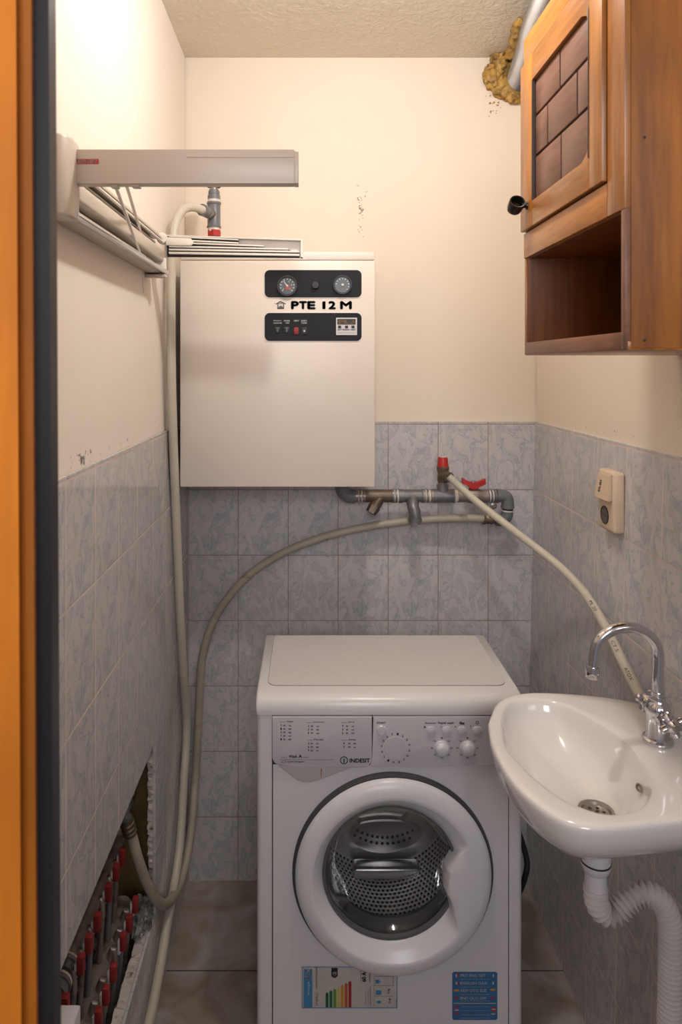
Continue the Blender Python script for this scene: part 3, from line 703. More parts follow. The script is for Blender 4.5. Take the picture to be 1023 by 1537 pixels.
rings('collar', M['steelpipe'], [(731, 733, 18.5), (735, 737.5, 19.5), (740, 744.5, 19), (745, 747, 21)])
rings('thread_tape', M['tape'], [(733, 735, 18.2), (737.5, 739.6, 17.6)])
bm = NB(); tube(bm, smoothpts([P(746, 744.5, MY), P(752, 744.5, MY), P(759, 746, MY), P(761.5, 753, MY), P(761.5, 761, MY)], 6), 9.2*k, 24); tube(bm, [P(761.5, 759, MY), P(761.5, 762.5, MY)], 10*k, 24)
obj('elbow', bm, M['greyplastic'], mp)
bm = NB(); tube(bm, [P(761.3, 762.5, MY), P(761, 769, MY)], 8.2*k, 24); cu_ = obj('coupling', bm, M['black'], mp)
bm = NB(); tube(bm, [P(761.3, 765.5, MY), P(761.2, 767.5, MY)], 8.7*k, 24); obj('thread_tape', bm, M['tape'], mp)
bm = NB(); tube(bm, smoothpts([P(761, 768, MY), P(760.5, 773, MY), P(757, 779, MY), P(750, 781, MY), P(744, 781, MY)], 6), 8.6*k, 24); obj('elbow', bm, M['greyplastic'], mp)
bm = NB()
for (x0, x1, wd) in ((725, 727.5, 14), (727.5, 736, 12.5), (736, 738.5, 14), (738.5, 746, 12)): tube(bm, [P(x0, 780, MY), P(x1, 780.5, MY)], wd/2*k, 24)
obj('hose_clamp', bm, M['steelpipe_dark'], mp)
bm = NB(); tube(bm, [P(731, 762, 2.139), P(739, 759, MY+0.01)], [8*k, 7*k], 20); br = obj('wall_boss', bm, M['silver_plastic'], mp)
bm = NB(); lathe(bm, [(5*k, 0), (5*k, .004), (2*k, .006), (0, .004)], P(740, 759, MY+0.008), (0, -1, 0), 20); obj('screw', bm, M['nickel'], br)

# ------------------------------------------------------------------ washing machine
WY = 1.551; wk = WY/FPX; WB = 1.91
wx0, wx1 = P(385, 0, WY).x, P(784, 0, WY).x
def w2(px, py): p = P(px, py, WY); return (p.x, p.z)
wz = lambda py: P(0, py, WY).z
washer = thing('washing_machine', 'white front loading washing machine standing on the floor against the back', 'washing machine', ((wx0+wx1)/2, (WY+WB)/2, 0))
# lid
ztop = 0.850; zl = wz(1072.5)
bm = NB()
prof = [(WY-0.002, zl), (WY-0.003, zl+0.010), (WY+0.000, zl+0.024), (WY+0.008, zl+0.034), (WY+0.024, ztop-0.0035), (WY+0.042, ztop), (WB-0.008, ztop), (WB, ztop-0.006), (WB, zl)]
prism(bm, prof, wx0-0.002, wx1+0.002, 'YZ', 0.005)
lid = obj('lid', bm, M['washer_lid'], washer, ang=50)
bm = NB(); prism(bm, rrect(wx0+0.021, wx1-0.021, WY+0.050, WB-0.012, 0.022), ztop-0.001, ztop+0.0006, 'XY')
obj('top_seam', bm, M['steelpipe_dark'], lid)
bm = NB(); prism(bm, rrect(wx0+0.0218, wx1-0.0218, WY+0.0508, WB-0.0128, 0.0215), ztop-0.001, ztop+0.0014, 'XY')
obj('worktop', bm, M['washer_top'], lid, label='speckled grey worktop')
# cabinet: sides, back, front panel with a round hole
DC = P(589, 1309, WY); dcx, dcz = DC.x, DC.z
ZP = wz(1147)
bm = NB()
box(bm, wx0, wx0+0.003, WY+0.02, WB-0.01, 0.02, zl); box(bm, wx1-0.003, wx1, WY+0.02, WB-0.01, 0.02, zl)
box(bm, wx0, wx1, WB-0.012, WB-0.009, 0.02, zl); box(bm, wx0, wx1, WY+0.02, WB-0.01, 0.02, 0.024)
for (a0, a1) in ((wx0, P(408.5, 0, WY).x-0.001), (P(763, 0, WY).x+0.001, wx1)):
    # rounded corner posts
    s = 1 if a0 == wx0 else -1
    xo, xi = (a0, a1) if s == 1 else (a1, a0)
    arc = [(xo, WY+0.03), (xo, WY+0.012)] + [(xo + s*0.012*(1-math.cos(R(t))), WY+0.012-0.012*math.sin(R(t))) for t in (15, 30, 45, 60, 75, 90)] + [(xi, WY), (xi, WY+0.03)]
    prism(bm, arc, 0.02, zl-0.001, 'XY')
body = obj('body', bm, M['washer'], washer)
def holed(bm, x0, x1, z0, z1, cx, cz, r, Y, t=0.0, n=96, mi=0):
    outer, inner = [], []
    for i in range(n):
        a = 2*PI*(i+0.5)/n; dx, dz = math.cos(a), math.sin(a)
        tt = min((x1-cx)/dx if dx > 1e-9 else 1e9, (x0-cx)/dx if dx < -1e-9 else 1e9, (z1-cz)/dz if dz > 1e-9 else 1e9, (z0-cz)/dz if dz < -1e-9 else 1e9)
        outer.append([cx+dx*tt, cz+dz*tt]); inner.append((cx+dx*r, cz+dz*r))
    for (qx, qz) in ((x0, z0), (x0, z1), (x1, z0), (x1, z1)):
        j = min(range(n), key=lambda i: (outer[i][0]-qx)**2+(outer[i][1]-qz)**2); outer[j] = [qx, qz]
    O = [bm.verts.new((p[0], Y, p[1])) for p in outer]; I = [bm.verts.new((p[0], Y, p[1])) for p in inner]; I2 = [bm.verts.new((p[0], Y+0.02, p[1])) for p in inner]
    for i in range(n):
        j = (i+1) % n
        bm.faces.new((O[i], O[j], I[j], I[i])).material_index = mi; bm.faces.new((I[i], I[j], I2[j], I2[i])).material_index = mi
bm = NB(); holed(bm, P(409.5, 0, WY).x, P(762.5, 0, WY).x, 0.062, ZP-0.001, dcx, dcz, 0.170, WY+0.0015)
obj('front_panel', bm, M['washer'], washer)
bm = NB(); box(bm, P(406, 0, WY).x, P(411, 0, WY).x, WY+0.004, WY+0.02, 0.062, ZP); box(bm, P(761, 0, WY).x, P(765, 0, WY).x, WY+0.004, WY+0.02, 0.062, ZP); box(bm, wx0+.004, wx1-.004, WY+0.006, WY+0.03, 0.055, 0.066); box(bm, wx0+.004, wx1-.004, WY+0.006, WY+0.03, ZP-0.004, ZP+0.004); box(bm, wx0+.004, wx1-.004, WY+0.004, WY+0.03, zl-0.004, zl+0.001)
obj('panel_seams', bm, M['groove'], washer)
bm = NB(); prism(bm, rrect(wx0+0.004, wx1-0.004, 0.012, 0.060, 0.006), WY+0.004, WY+0.02, 'XZ', 0.001); obj('kick_panel', bm, M['washer'], washer)
for (x, y) in ((wx0+.04, WY+.05), (wx1-.04, WY+.05), (wx0+.04, WB-.05), (wx1-.04, WB-.05)):
    bm = NB(); lathe(bm, [(0.018, 0), (0.02, 0.004), (0.02, 0.012), (0.008, 0.014), (0.008, 0.026)], (x, y, 0), (0, 0, 1), 20, cap0=True, cap1=True); obj('foot', bm, M['black'], washer)
# control console, right side
bm = NB(); xa, za = w2(559, 1074.5); xb, _ = w2(782, 1147)
poly = [(xa, za), (xb, za), (xb, wz(1142)), (w2(740, 0)[0], wz(1146)), (w2(650, 0)[0], wz(1149.5)), (xa-.004, wz(1150.5)), (xa-0.008, wz(1147)), (xa-.002, wz(1142)), (xa, wz(1135))]
prism(bm, poly, WY-0.004, WY+0.02, 'XZ', 0.0015)
cons = obj('control_panel', bm, M['washer_panel'], washer)
# detergent drawer with logo
bm = NB(); x0, z1 = w2(408.5, 1074.5); x1, z0 = w2(557.6, 1149.5)
prism(bm, [(x0, z1), (x1, z1), (x1, wz(1138)), (x1-0.002, wz(1142)), (x1-0.006, wz(1146)), (x1-0.013, wz(1149.5)), (x1-0.018, wz(1150.5)), (x0+.05, wz(1147.5)), (x0+0.012, wz(1145.5)), (x0+0.006, wz(1143.5)), (x0+0.002, wz(1140)), (x0, wz(1136))], WY-0.006, WY+0.02, 'XZ', 0.002)
drw = obj('detergent_drawer', bm, M['washer_panel'], washer)
YD = WY-0.0064
bm = NB()
def wt(s, px0, px1, py, h, bold=0.0, Y=YD):
    a = P(px0, py, WY); text(bm, s, (a.x, Y, a.z), UX, UZ, width=(px1-px0)*wk, height=h*wk, bold=bold)
def wq(x0, x1, y0, y1, Y=YD):
    a = w2(x0, y0); b = w2(x1, y1); bm.faces.new([bm.verts.new(p) for p in ((a[0], Y, b[1]), (b[0], Y, b[1]), (b[0], Y, a[1]), (a[0], Y, a[1]))])
wt('INDESIT', 524.5, 554.3, 1142.2, 6.0, 0.02)
cxx = P(515.8, 1138.8, WY)
for (r0, r1, a0, a1) in ((4.6, 5.9, 105, 435),):
    n = 30
    for i in range(n):
        t1, t2 = R(a0+(a1-a0)*i/n), R(a0+(a1-a0)*(i+1)/n)
        bm.faces.new([bm.verts.new((cxx.x+q*math.cos(t)*wk, YD, cxx.z+q*math.sin(t)*wk)) for (q, t) in ((r0, t1), (r1, t1), (r1, t2), (r0, t2))])
wq(514.9, 516.7, 1136.4, 1142.6); wq(514.9, 516.7, 1132.6, 1134.6)
obj('logo', bm, M['ink'], drw, smooth=False)
bm = NB()
for (hx0, hx1, py, rows, title, cols) in ((420, 438, 1082, 5, 'Cotton', (421, 425, 433)), (460, 485, 1083, 3, 'Synthetic', (462, 466, 474.5)), (512, 530, 1083, 3, 'Special', (513, 518.5, 527)), (461, 483, 1109, 3, 'Partial', (462, 466, 474)), (512.5, 532, 1109, 2, 'Extras', (515, 522, 530))):
    wq(hx0, hx0+9, py-0.7, py-0.2); wt(title, hx0+10, hx1+1.5, py, 2.6, 0.01)
    for r_ in range(rows):
        yy = py + 6 + r_*5.2
        wt(str((r_*3+int(hx0)) % 9 + 1), cols[0], cols[0]+1.6, yy, 3, 0.02); wt(random.choice(['60', '40', '50', '90']), cols[1], cols[1]+3.4, yy, 2.6, 0.01); wt(random.choice(['min', 'std', 'eco']), cols[2], cols[2]+4, yy, 2.2, 0.01)
wq(420, 502, 1137.6, 1138.0); wt('Super', 422, 432, 1135, 1.6); wt('Wash', 433.5, 445.5, 1135, 4, 0.02); wt('A', 448, 453, 1135, 4.6, 0.02); wt('class', 454, 463, 1135, 2); wt('Quick Program', 431.5, 456, 1142.4, 2.6, 0.02)
wq(423, 428.5, 1139.6, 1140.1); wq(423, 428.5, 1142.3, 1142.8); wq(423, 423.6, 1139.6, 1142.8); wq(428, 428.6, 1139.6, 1142.8)
obj('program_table_text', bm, M['inkgrey'], drw, smooth=False)
# scoop under the drawer
bm = NB()
poly = [w2(418, 1150), w2(426, 1156), w2(438, 1166), w2(446, 1171.5), w2(455, 1174.5), w2(466, 1174.5), w2(482, 1170), w2(502, 1162), w2(518, 1156), w2(532, 1150.5), w2(530, 1145), w2(418, 1143)]
A = [bm.verts.new((x, WY+0.0008, z)) for x, z in poly]; cx_ = sum(p[0] for p in poly)/12; cz_ = max(p[1] for p in poly)-.004
B = [bm.verts.new((cx_+(x-cx_)*0.93, WY-0.001, cz_+(z-cz_)*0.90)) for x, z in poly]
for i in range(len(A)): bm.faces.new((A[i], A[(i+1) % 12], B[(i+1) % 12], B[i]))
bm.faces.new(B)
obj('drawer_scoop', bm, M['scoop'], washer)
bm = NB(); quadpx(bm, [(481.4, 1153), (483, 1153), (481.9, 1165), (480.8, 1167)], w2, WY-0.0014); obj('rust_streak', bm, M['rust'], washer, smooth=False)
# console controls
YC = WY-0.0044
bm = NB(); lathe(bm, [(7.2*wk, 0), (7.2*wk, .003), (6.3*wk, .0048), (0, .0052)], Vector((P(571.6, 0, WY).x, WY-0.004, wz(1094))), (0, -1, 0), 28); ob_ = obj('round_button', bm, M['knob'], washer)
for xc in (646, 669.2, 692, 715.2):
    bm = NB(); x, z = w2(xc, 1094.2); prism(bm, rrect(x-6.8*wk, x+6.8*wk, z-5.3*wk, z+5.3*wk, 5.1*wk), WY-0.0072, WY-0.003, 'XZ', 0.0012); obj('option_button', bm, M['knob'], washer)
for i, xc in enumerate((662.2, 700.6)):
    c0 = Vector((P(xc, 0, WY).x, WY-0.004, wz(1121)))
    bm = NB(); lathe(bm, [(11.2*wk, 0), (11.2*wk, .0015), (10.4*wk, .002), (10.2*wk, .010), (9.4*wk, .0125), (7*wk, .0145), (3*wk, .016), (0, .0163)], c0, (0, -1, 0), 40); obj('selector_knob', bm, M['knob'], washer)
bm = NB(); lathe(bm, [(17.5*wk, 0), (17.2*wk, .0007), (16*wk, .0009), (0, .0011)], Vector((P(593, 0, WY).x, WY-0.004, wz(1121.5))), (0, -1, 0), 48); obj('program_dial_seat', bm, M['washer_panel'], washer, label='shallow round seat of the missing programme dial')
bm = NB()
wt('START', 565, 578.5, 1084.6, 2.4, 0.03, YC); wt('Easyiron', 637.5, 653, 1085.6, 3.0, 0.02, YC); wt('Rapid wash', 657, 680, 1086, 4, 0.02, YC); wt('+Rinse', 688, 696, 1086, 4.6, 0.02, YC)
n = 20; cq = P(715.2, 1083.2, WY)
for i in range(n):
    t1, t2 = 2*PI*i/n, 2*PI*(i+1)/n
    bm.faces.new([bm.verts.new((cq.x+q*math.cos(t)*wk, YC, cq.z+q*math.sin(t)*wk)) for (q, t) in ((1.5, t1), (2.5, t1), (2.5, t2), (1.5, t2))])
wt('b', 635.6, 638, 1091, 3, 0.03, YC); wq(659, 663, 1088.4, 1089, YC); wq(659.6, 663, 1090.4, 1091, YC); wq(681.6, 683.4, 1088.4, 1090.2, YC); wq(704.6, 706.2, 1087.4, 1089, YC); wq(704.6, 706.6, 1091, 1091.6, YC)
wq(732, 734, 1081, 1084, YC); wq(737, 741, 1120, 1120.6, YC); wq(736, 741.5, 1126, 1126.6, YC); wq(740.5, 742.2, 1136.4, 1138.2, YC)
for xc in (662.2, 700.6):
    cc = P(xc, 1121, WY)
    for j, a in enumerate(range(-90, 270, 45)):
        x = xc + 14.6*math.cos(R(a)); y = 1121 + 14.6*math.sin(R(a))
        if a == -90: wt('0', x-1, x+1, y+1, 2.4, 0.05, YC)
        else: wt(('%d0' % (j+2)), x-1.8, x+1.8, y+1, 1.8, 0.02, YC)
obj('console_print', bm, M['inkgrey'], cons, smooth=False)
bm = NB()
for j in range(16):
    a = 2*PI*j/16 - PI/2 + 0.15; x = 593 + 21*math.cos(a); y = 1121.5 + 21.5*math.sin(a)
    wt(str(j % 9+1), x-1.3, x+1.3, y+1.5, 3.0, 0.01, YC)
obj('dial_numbers', bm, M['inklight'], cons, smooth=False)
# door ring with its moulded grip
def interp(tab, a):
    for (a0, v0), (a1, v1) in zip(tab, tab[1:]):
        if a0 <= a <= a1: return v0 + (v1-v0)*(a-a0)/(a1-a0)
    return tab[-1][1]
def Ri(a):
    dx, dz = -4, 1                                     # circle centre offset (px)
    c = math.cos(a); s = math.sin(a); b_ = dx*c + dz*s
    base = b_ + math.sqrt(b_*b_ - (dx*dx+dz*dz) + 101.5**2)
    d = math.degrees(a); d = d-360 if d > 180 else d
    hv = [(-180, 999), (-37, 999), (-36.5, 112), (-30, 97), (-15, 78.6), (-3, 76.5), (9, 78), (15, 86), (21, 97), (24, 106), (25, 999), (180, 999)]
    return min(base, interp(hv, d))
def Rm(a):
    d = math.degrees(a); d = d-360 if d > 180 else d
    return interp([(-180, 120), (-41, 120), (-38, 118), (-30, 104), (-15, 84), (-3, 81.5), (9, 84), (15, 91), (21, 102), (23.5, 112), (27, 119), (180, 120)], d)
bm = NB(); n = 240; rows = []
for i in range(n):
    a = 2*PI*i/n; ri, rm = Ri(a), max(Rm(a), Ri(a)+3)
    pr = [(148.5, 0.000), (146.5, -0.010), (144.5, -0.020), (140, -0.0265), (132, -0.0300), ((132+rm)/2, -0.0315), (rm+1.2, -0.0315), (rm, -0.0303), ((rm+ri)/2, -0.018 if rm-ri > 10 else -0.022), (ri+1, -0.008), (ri, -0.003), (ri, 0.012)]
    rows.append([bm.verts.new((dcx+r*wk*math.cos(a), WY+h, dcz+r*wk*math.sin(a))) for r, h in pr])
for i in range(n):
    for j in range(len(rows[0])-1):
        bm.faces.new((rows[i][j], rows[(i+1) % n][j], rows[(i+1) % n][j+1], rows[i][j+1]))
door = obj('door', bm, M['washer_ring'], washer, ang=45)
bm = NB(); lathe(bm, [(.17, -.001), (150.5*wk, -.001), (150.5*wk, .004), (148*wk, .012), (140*wk, .012)], (dcx, WY, dcz), (0, -1, 0), 96); obj('door_shadow_gap', bm, M['groove'], door)
gc = Vector((dcx-3.5*wk, WY, dcz+1*wk))
bm = NB(); lathe(bm, [(103*wk, -.004), (101.5*wk, 0.004), (97.5*wk, 0.004), (96*wk, -0.004)], gc, (0, -1, 0), 96); obj('glass_rim', bm, M['gasket'], door)
bm = NB(); lathe(bm, [(100*wk, -0.002), (98*wk, -0.004), (94*wk, -0.012), (86*wk, -.040), (80*wk, -.052), (60*wk, -.058), (30*wk, -.060), (0, -.060)], gc, (0, -1, 0), 96); obj('porthole_glass', bm, M['glass'], door)
bm = NB(); lathe(bm, [(.170, -.012), (.158, -.020), (.150, -.034), (.140, -.046), (.144, -.060), (.165, -.062), (.20, -.066)], (dcx, WY, dcz), (0, -1, 0), 96); obj('door_gasket', bm, M['gasket'], washer)
dd0 = WY+0.068
bm = NB(); lathe(bm, [(.165, 0), (.185, .002), (.197, .014), (.197, .20), (.190, .225)], (dcx, dd0, dcz), (0, 1, 0), 128); drum = obj('drum', bm, M['drum'], washer, ang=60)
bm = NB(); lathe(bm, [(.192, .222), (.15, .228), (.145, .214), (.09, .205), (.085, .22), (0, .224)], (dcx, dd0, dcz), (0, 1, 0), 96); obj('drum_back', bm, M['steel'], drum)
bm = NB()
lathe(bm, [(.222, -.002), (.222, .235), (0, .236)], (dcx, dd0, dcz), (0, 1, 0), 64); obj('tub', bm, M['tub'], washer)
# lifter ribs inside the drum
for ang_ in (95, 20, 160):
    bm = NB(); a = R(ang_); rd = Vector((math.cos(a), 0, math.sin(a))); tg = Vector((-rd.z, 0, rd.x)); c0 = Vector((dcx, dd0, dcz)); rws = []
    for i in range(13):
        t = i/12; hh = 0.055*math.sin(PI*min(max(t, 0.03), 0.97))**0.45; wd_ = 0.040*math.sin(PI*min(max(t, 0.05), 0.95))**0.4
        rws.append([bm.verts.new(c0 + Vector((0, 0.02+t*0.185, 0)) + rd*(.197-hh*math.cos(R(q))**1.2) + tg*(wd_*math.sin(R(q)))) for q in (-90, -70, -50, -30, -12, 12, 30, 50, 70, 90)])
    for i in range(12):
        for j in range(9): bm.faces.new((rws[i][j], rws[i+1][j], rws[i+1][j+1], rws[i][j+1]))
    lf = obj('lifter', bm, M['steel'], drum, ang=60)
    bm = NB()
    for i in range(9):
        for s in (-1, 1):
            p = c0 + Vector((0, 0.045+i*0.0165, 0)) + rd*(.197-0.0555) + tg*(s*0.007 + 0.0)
            lathe(bm, [(.0035, 0), (0, 0.0005)], p, -rd, 10)
    obj('lifter_holes', bm, M['ink'], lf)
# perforated crescent plate on the drum's rear wall
bm = NB(); yb = dd0+0.203
pl = [(-.098, .075), (-.088, .098), (-.05, .110), (0, .114), (.05, .111), (.09, .100), (.102, .082), (.09, .060), (.05, .040), (0, .030), (-.05, .036), (-.088, .056)]
sm = smoothpts([(x, 0, z) for x, z in pl] + [(pl[0][0], 0, pl[0][1])], 4)[:-1]
prism(bm, [(dcx+.012+p.x*0.95, dcz-.178+p.z*1.0) for p in sm], yb, yb+0.008, 'XZ', 0.002); pp = obj('perforated_plate', bm, M['steel'], drum)
bm = NB()
for rr_, n_, off in ((0.055, 11, 0), (0.071, 12, .5)):
    for i in range(n_):
        t = (i+off)/n_*2-1; x = t*0.088; z = rr_ + 0.022*t*t
        lathe(bm, [(.0040, 0), (.0038, .0006), (0, .0006)], (dcx+.012+x*.9, yb-0.0001, dcz-.178+z), (0, -1, 0), 12)
obj('plate_holes', bm, M['ink'], pp)
bm = NB(); box(bm, dcx-.075, dcx+.10, dd0+.160, dd0+.203, dcz-.190, dcz-.158, 0.010, 4); obj('cross_rib', bm, M['steel'], drum)
# energy label
YS = WY+0.0012
bm = NB()
def wq2(x0, x1, y0, y1, Y): 
    a = w2(x0, y0); b = w2(x1, y1); bm.faces.new([bm.verts.new(p) for p in ((a[0], Y, b[1]), (b[0], Y, b[1]), (b[0], Y, a[1]), (a[0], Y, a[1]))])
wq2(452, 596.6, 1450.5, 1515, YS); es = obj('energy_label', bm, M['lab_white'], washer, smooth=False, label='peeling paper energy label with coloured grade bars')
bm = NB()
wq2(453.2, 596.2, 1452, 1453, YS-.0001); wq2(453.2, 596.2, 1512.8, 1513.8, YS-.0001); wq2(453.2, 454.2, 1452, 1513.8, YS-.0001); wq2(595.2, 596.2, 1452, 1513.8, YS-.0001); wq2(455.4, 468.6, 1455, 1513, YS-.0001)
for (x, y, ww, hh) in ((563, 1471, 6, 6), (563.5, 1487, 8.5, 7), (565, 1503, 6.5, 4), (562.6, 1457, 4, 7)):
    wq2(x, x+ww, y, y+hh, YS-.0001)
wq2(569, 571.5, 1473.4, 1475, YS-.0001)
obj('label_blue_print', bm, M['lab_teal'], es, smooth=False)
for i in range(7):
    bm = NB(); x0 = 488.4 + i*5.72; top = [1490, 1487, 1484.5, 1482, 1478.8, 1475.8, 1473][i]
    p_ = [w2(x0, 1512.6), w2(x0+4.5, 1512.6), w2(x0+4.5, top+2), w2(x0+2.25, top), w2(x0, top+2)]
    bm.faces.new([bm.verts.new((a, YS-.0002, b)) for a, b in p_]); obj('grade_bar', bm, M['bar%d' % i], es, smooth=False)
bm = NB()
p_ = [w2(497, 1453.4), w2(506.6, 1453.4), w2(506.6, 1466), w2(502, 1469), w2(497, 1466)]; bm.faces.new([bm.verts.new((a, YS-.0002, b)) for a, b in p_])
def vt(s, px, py, wd, h, bold=0.01, Y=None):     # lettering turned a quarter left, reading upwards
    a = P(px, py, WY); text(bm, s, (a.x, Y or (YS-.0002), a.z), UZ, -UX, width=wd*wk, height=h*wk, bold=bold)
vt('ENERG', 477, 1510, 19, 4, 0.0); vt('WASHING MACHINE', 476, 1484, 32, 2.4)
vt('60 A+', 549, 1474, 18, 6, 0.03); vt('KWH/ANNUM', 556, 1474, 19, 2.4); vt('electricity use', 549.5, 1510, 20, 1.6); vt('consumption', 553, 1510, 24, 1.4); vt('ENERGIA ENERG', 556.4, 1510, 28, 1.6)
vt('5 kg', 583.6, 1463, 8, 3); vt('59 dB', 586.5, 1507, 8, 3.4); vt('12 kg', 585, 1492, 7, 3.6, 0.03); vt('2010/1061', 595, 1512, 12, 1.3)
for (x0, x1, y0, y1) in ((541, 559, 1454, 1454.6), (541, 541.5, 1454, 1473), (561, 590, 1454, 1454.5), (561, 590, 1466, 1466.5), (589.6, 590.2, 1454, 1480), (561, 590, 1480, 1480.4), (561, 590, 1495.6, 1496), (561, 561.4, 1466, 1511), (576.5, 577, 1454, 1466)):
    wq2(x0, x1, y0, y1, YS-.0002)
obj('label_text', bm, M['ink'], es, smooth=False)
bm = NB(); vt('95 50', 467, 1470, 14, 9, 0.02, YS-.0004); vt('energie', 465, 1494, 20, 4, 0.0, YS-.0004); vt('G', 504.4, 1465.6, 6, 5, 0.03, YS-.0004); obj('label_white_text', bm, M['white_ink'], es, smooth=False)
# blue sticker
bm = NB(); x0, z1 = w2(678.6, 1459.4); x1, z0 = w2(746.2, 1531.6); prism(bm, rrect(x0, x1, z0, z1, 3.2*wk), YS-.0003, YS+.0003, 'XZ')
bs_ = obj('blue_sticker', bm, M['lab_blue'], washer, smooth=False, label='blue sticker with rows of pale writing and little flags')
bm = NB(); YQ = YS-.0005
for (y, s, x1) in ((1466.6, 'PRO ENG GET', 729), (1478.2, 'ENGLISH GAX', 731), (1489.4, 'XEM OTG EUE', 730), (1500.8, 'END OLO OFF', 730)):
    a = P(690.6, y, WY); text(bm, s, (a.x, YQ, a.z), UX, UZ, width=(x1-690.6)*wk, height=4.2*wk, bold=0.0)
for (y, s) in ((1471, 'guaranteed with every spare part'), (1482.6, 'original accessories and service'), (1493.6, 'authorised assistance centre'), (1503.6, 'original accessories parts'), (1512.2, 'available at the dealers of your'), (1518, 'area and from the support line'), (1524.4, 'consult list of the authorised'), (1529.4, 'EXTENDED WARRANTY 10 YEARS')):
    a = P(691.5, y, WY); text(bm, s, (a.x, YQ, a.z), UX, UZ, width=43*wk, height=1.4*wk)
wq2(681, 744, 1506, 1507, YQ)
obj('sticker_text', bm, M['lab_white'], bs_, smooth=False)
bm = NB()
for (x, y) in ((686.6, 1463.8), (686.8, 1475.4), (684, 1498), (738, 1498)): wq2(x-1, x+2.4, y-1.6, y+2.4, YQ)
for (x, y) in ((685, 1512.6), (685, 1521), (740.6, 1513), (740.6, 1517.6)): wq2(x-3.2, x+3, y-1.2, y+1.2, YQ)
obj('red_flags', bm, M['red'], bs_, smooth=False)
bm = NB()
for (x, y) in ((685, 1487), (739.6, 1486)): wq2(x-4, x+3.6, y-1.6, y+1.6, YQ)
obj('orange_flags', bm, M['bar4'], bs_, smooth=False)
bm = NB()
for (x, y) in ((684.4, 1464.6), (684.8, 1476), (740, 1464.6), (739.8, 1476)): wq2(x-1, x+1.2, y-2, y+2, YQ-.0001)
for (x, y) in ((685, 1516.6), (740.6, 1515.4), (740, 1522.4)): wq2(x-3, x+3, y-.8, y+.8, YQ)
obj('white_flags', bm, M['lab_white'], bs_, smooth=False)
# black inlet hose behind, at the washer's right side
bm = NB(); tube(bm, smoothpts([P(742, 1100, 1.96), P(752, 1180, 1.96), P(775, 1240, 1.96), P(789, 1285, 1.95), P(789, 1310, 1.94), P(776, 1345, 1.95), P(748, 1390, 1.96)], 6), 0.008, 14)
o = obj('drain_hose', bm, M['black']); tag(o, 'black hose hanging behind the right side of the washing machine', 'hose')

# ------------------------------------------------------------------ washbasin
ZR = 0.92
def poly_r(pts, c, n):
    sm = smoothpts([(p[0], p[1], 0) for p in pts] + [(pts[0][0], pts[0][1], 0)], 8)
    out = []
    for i in range(n):
        a = 2*PI*i/n; d = Vector((math.cos(a), math.sin(a))); best = 0
        for p, q in zip(sm, sm[1:]):
            p2 = Vector((p.x-c[0], p.y-c[1])); e = Vector((q.x-p.x, q.y-p.y))
            den = d.x*e.y - d.y*e.x
            if abs(den) < 1e-12: continue
            t = (p2.x*e.y - p2.y*e.x)/den; s = (p2.x*d.y - p2.y*d.x)/den
            if t > 0 and -1e-6 <= s <= 1+1e-6: best = max(best, t)
        out.append(best)
    return out
outer = [(.334, 1.301), (.3205, 1.221), (.322, 1.131), (.3386, 1.070), (.367, 1.023), (.400, 1.004), (.449, 1.004), (.551, 1.018), (.63, 1.033), (.672, 1.045), (.682, 1.08), (.683, 1.2), (.682, 1.33), (.672, 1.362), (.62, 1.392), (.547, 1.412), (.470, 1.421), (.418, 1.412), (.372, 1.378)]
inner = [(.360, 1.301), (.345, 1.22), (.361, 1.142), (.387, 1.080), (.413, 1.051), (.445, 1.036), (.481, 1.0415), (.512, 1.060), (.543, 1.10), (.558, 1.148), (.563, 1.208), (.557, 1.254), (.540, 1.301), (.510, 1.357), (.479, 1.385), (.419, 1.387), (.385, 1.359)]
cb = (.455, 1.20); NS = 128
ro = poly_r(outer, cb, NS); rin = poly_r(inner, cb, NS)
dr_ = (.4865, 1.178)
basin = thing('washbasin', 'small white ceramic hand basin fixed to the right wall beside the washing machine', 'sink', (.55, 1.2, .77))
bm = NB(); loops = []
def loop(f, z, cc=None):
    L = []
    for i in range(NS):
        a = 2*PI*i/NS; x, y, zz = f(i, a)
        L.append(bm.verts.new((x, y, z if zz is None else zz)))
    loops.append(L)
def sc_(base, s, toward=None, tf=0.0):
    def f(i, a):
        x = cb[0]+base[i]*s*math.cos(a); y = cb[1]+base[i]*s*math.sin(a)
        if toward: x += (toward[0]-x)*tf; y += (toward[1]-y)*tf
        return x, y, None
    return f
def sc2(k):
    def f(i, a):
        dx = cb[0]+rin[i]*math.cos(a)-dr_[0]; dy = cb[1]+rin[i]*math.sin(a)-dr_[1]; L = math.hypot(dx, dy)
        q = max(L*k, .032+.03*k)/L
        return dr_[0]+dx*q, dr_[1]+dy*q, None
    return f
def circ(r): 
    def f(i, a):
        dx = cb[0]+rin[i]*math.cos(a)-dr_[0]; dy = cb[1]+rin[i]*math.sin(a)-dr_[1]; L = math.hypot(dx, dy)
        return dr_[0]+dx/L*r, dr_[1]+dy/L*r, None
    return f
def under(s, z):
    # keep the wall side of the basin flat against the wall
    def f(i, a):
        x = cb[0]+ro[i]*math.cos(a); y = cb[1]+ro[i]*math.sin(a)
        wside = max(0.0, min(1.0, (x-.60)/.08))
        xs = cb[0]+(x-cb[0])*(s+(1-s)*wside*0.98); ys = cb[1]+(y-cb[1])*s
        return xs, ys, z
    return f
loop(circ(.024), .790); loop(circ(.034), .789)
loop(under(.34, None), .796); loop(under(.55, None), .815); loop(under(.74, None), .838); loop(under(.88, None), .861); loop(under(.955, None), .880); loop(under(.987, None), .896)
loop(sc_(ro, 1.0), .908); loop(sc_(ro, 1.0), .914); loop(sc_(ro, .992), .919); loop(sc_(ro, .975), .921)
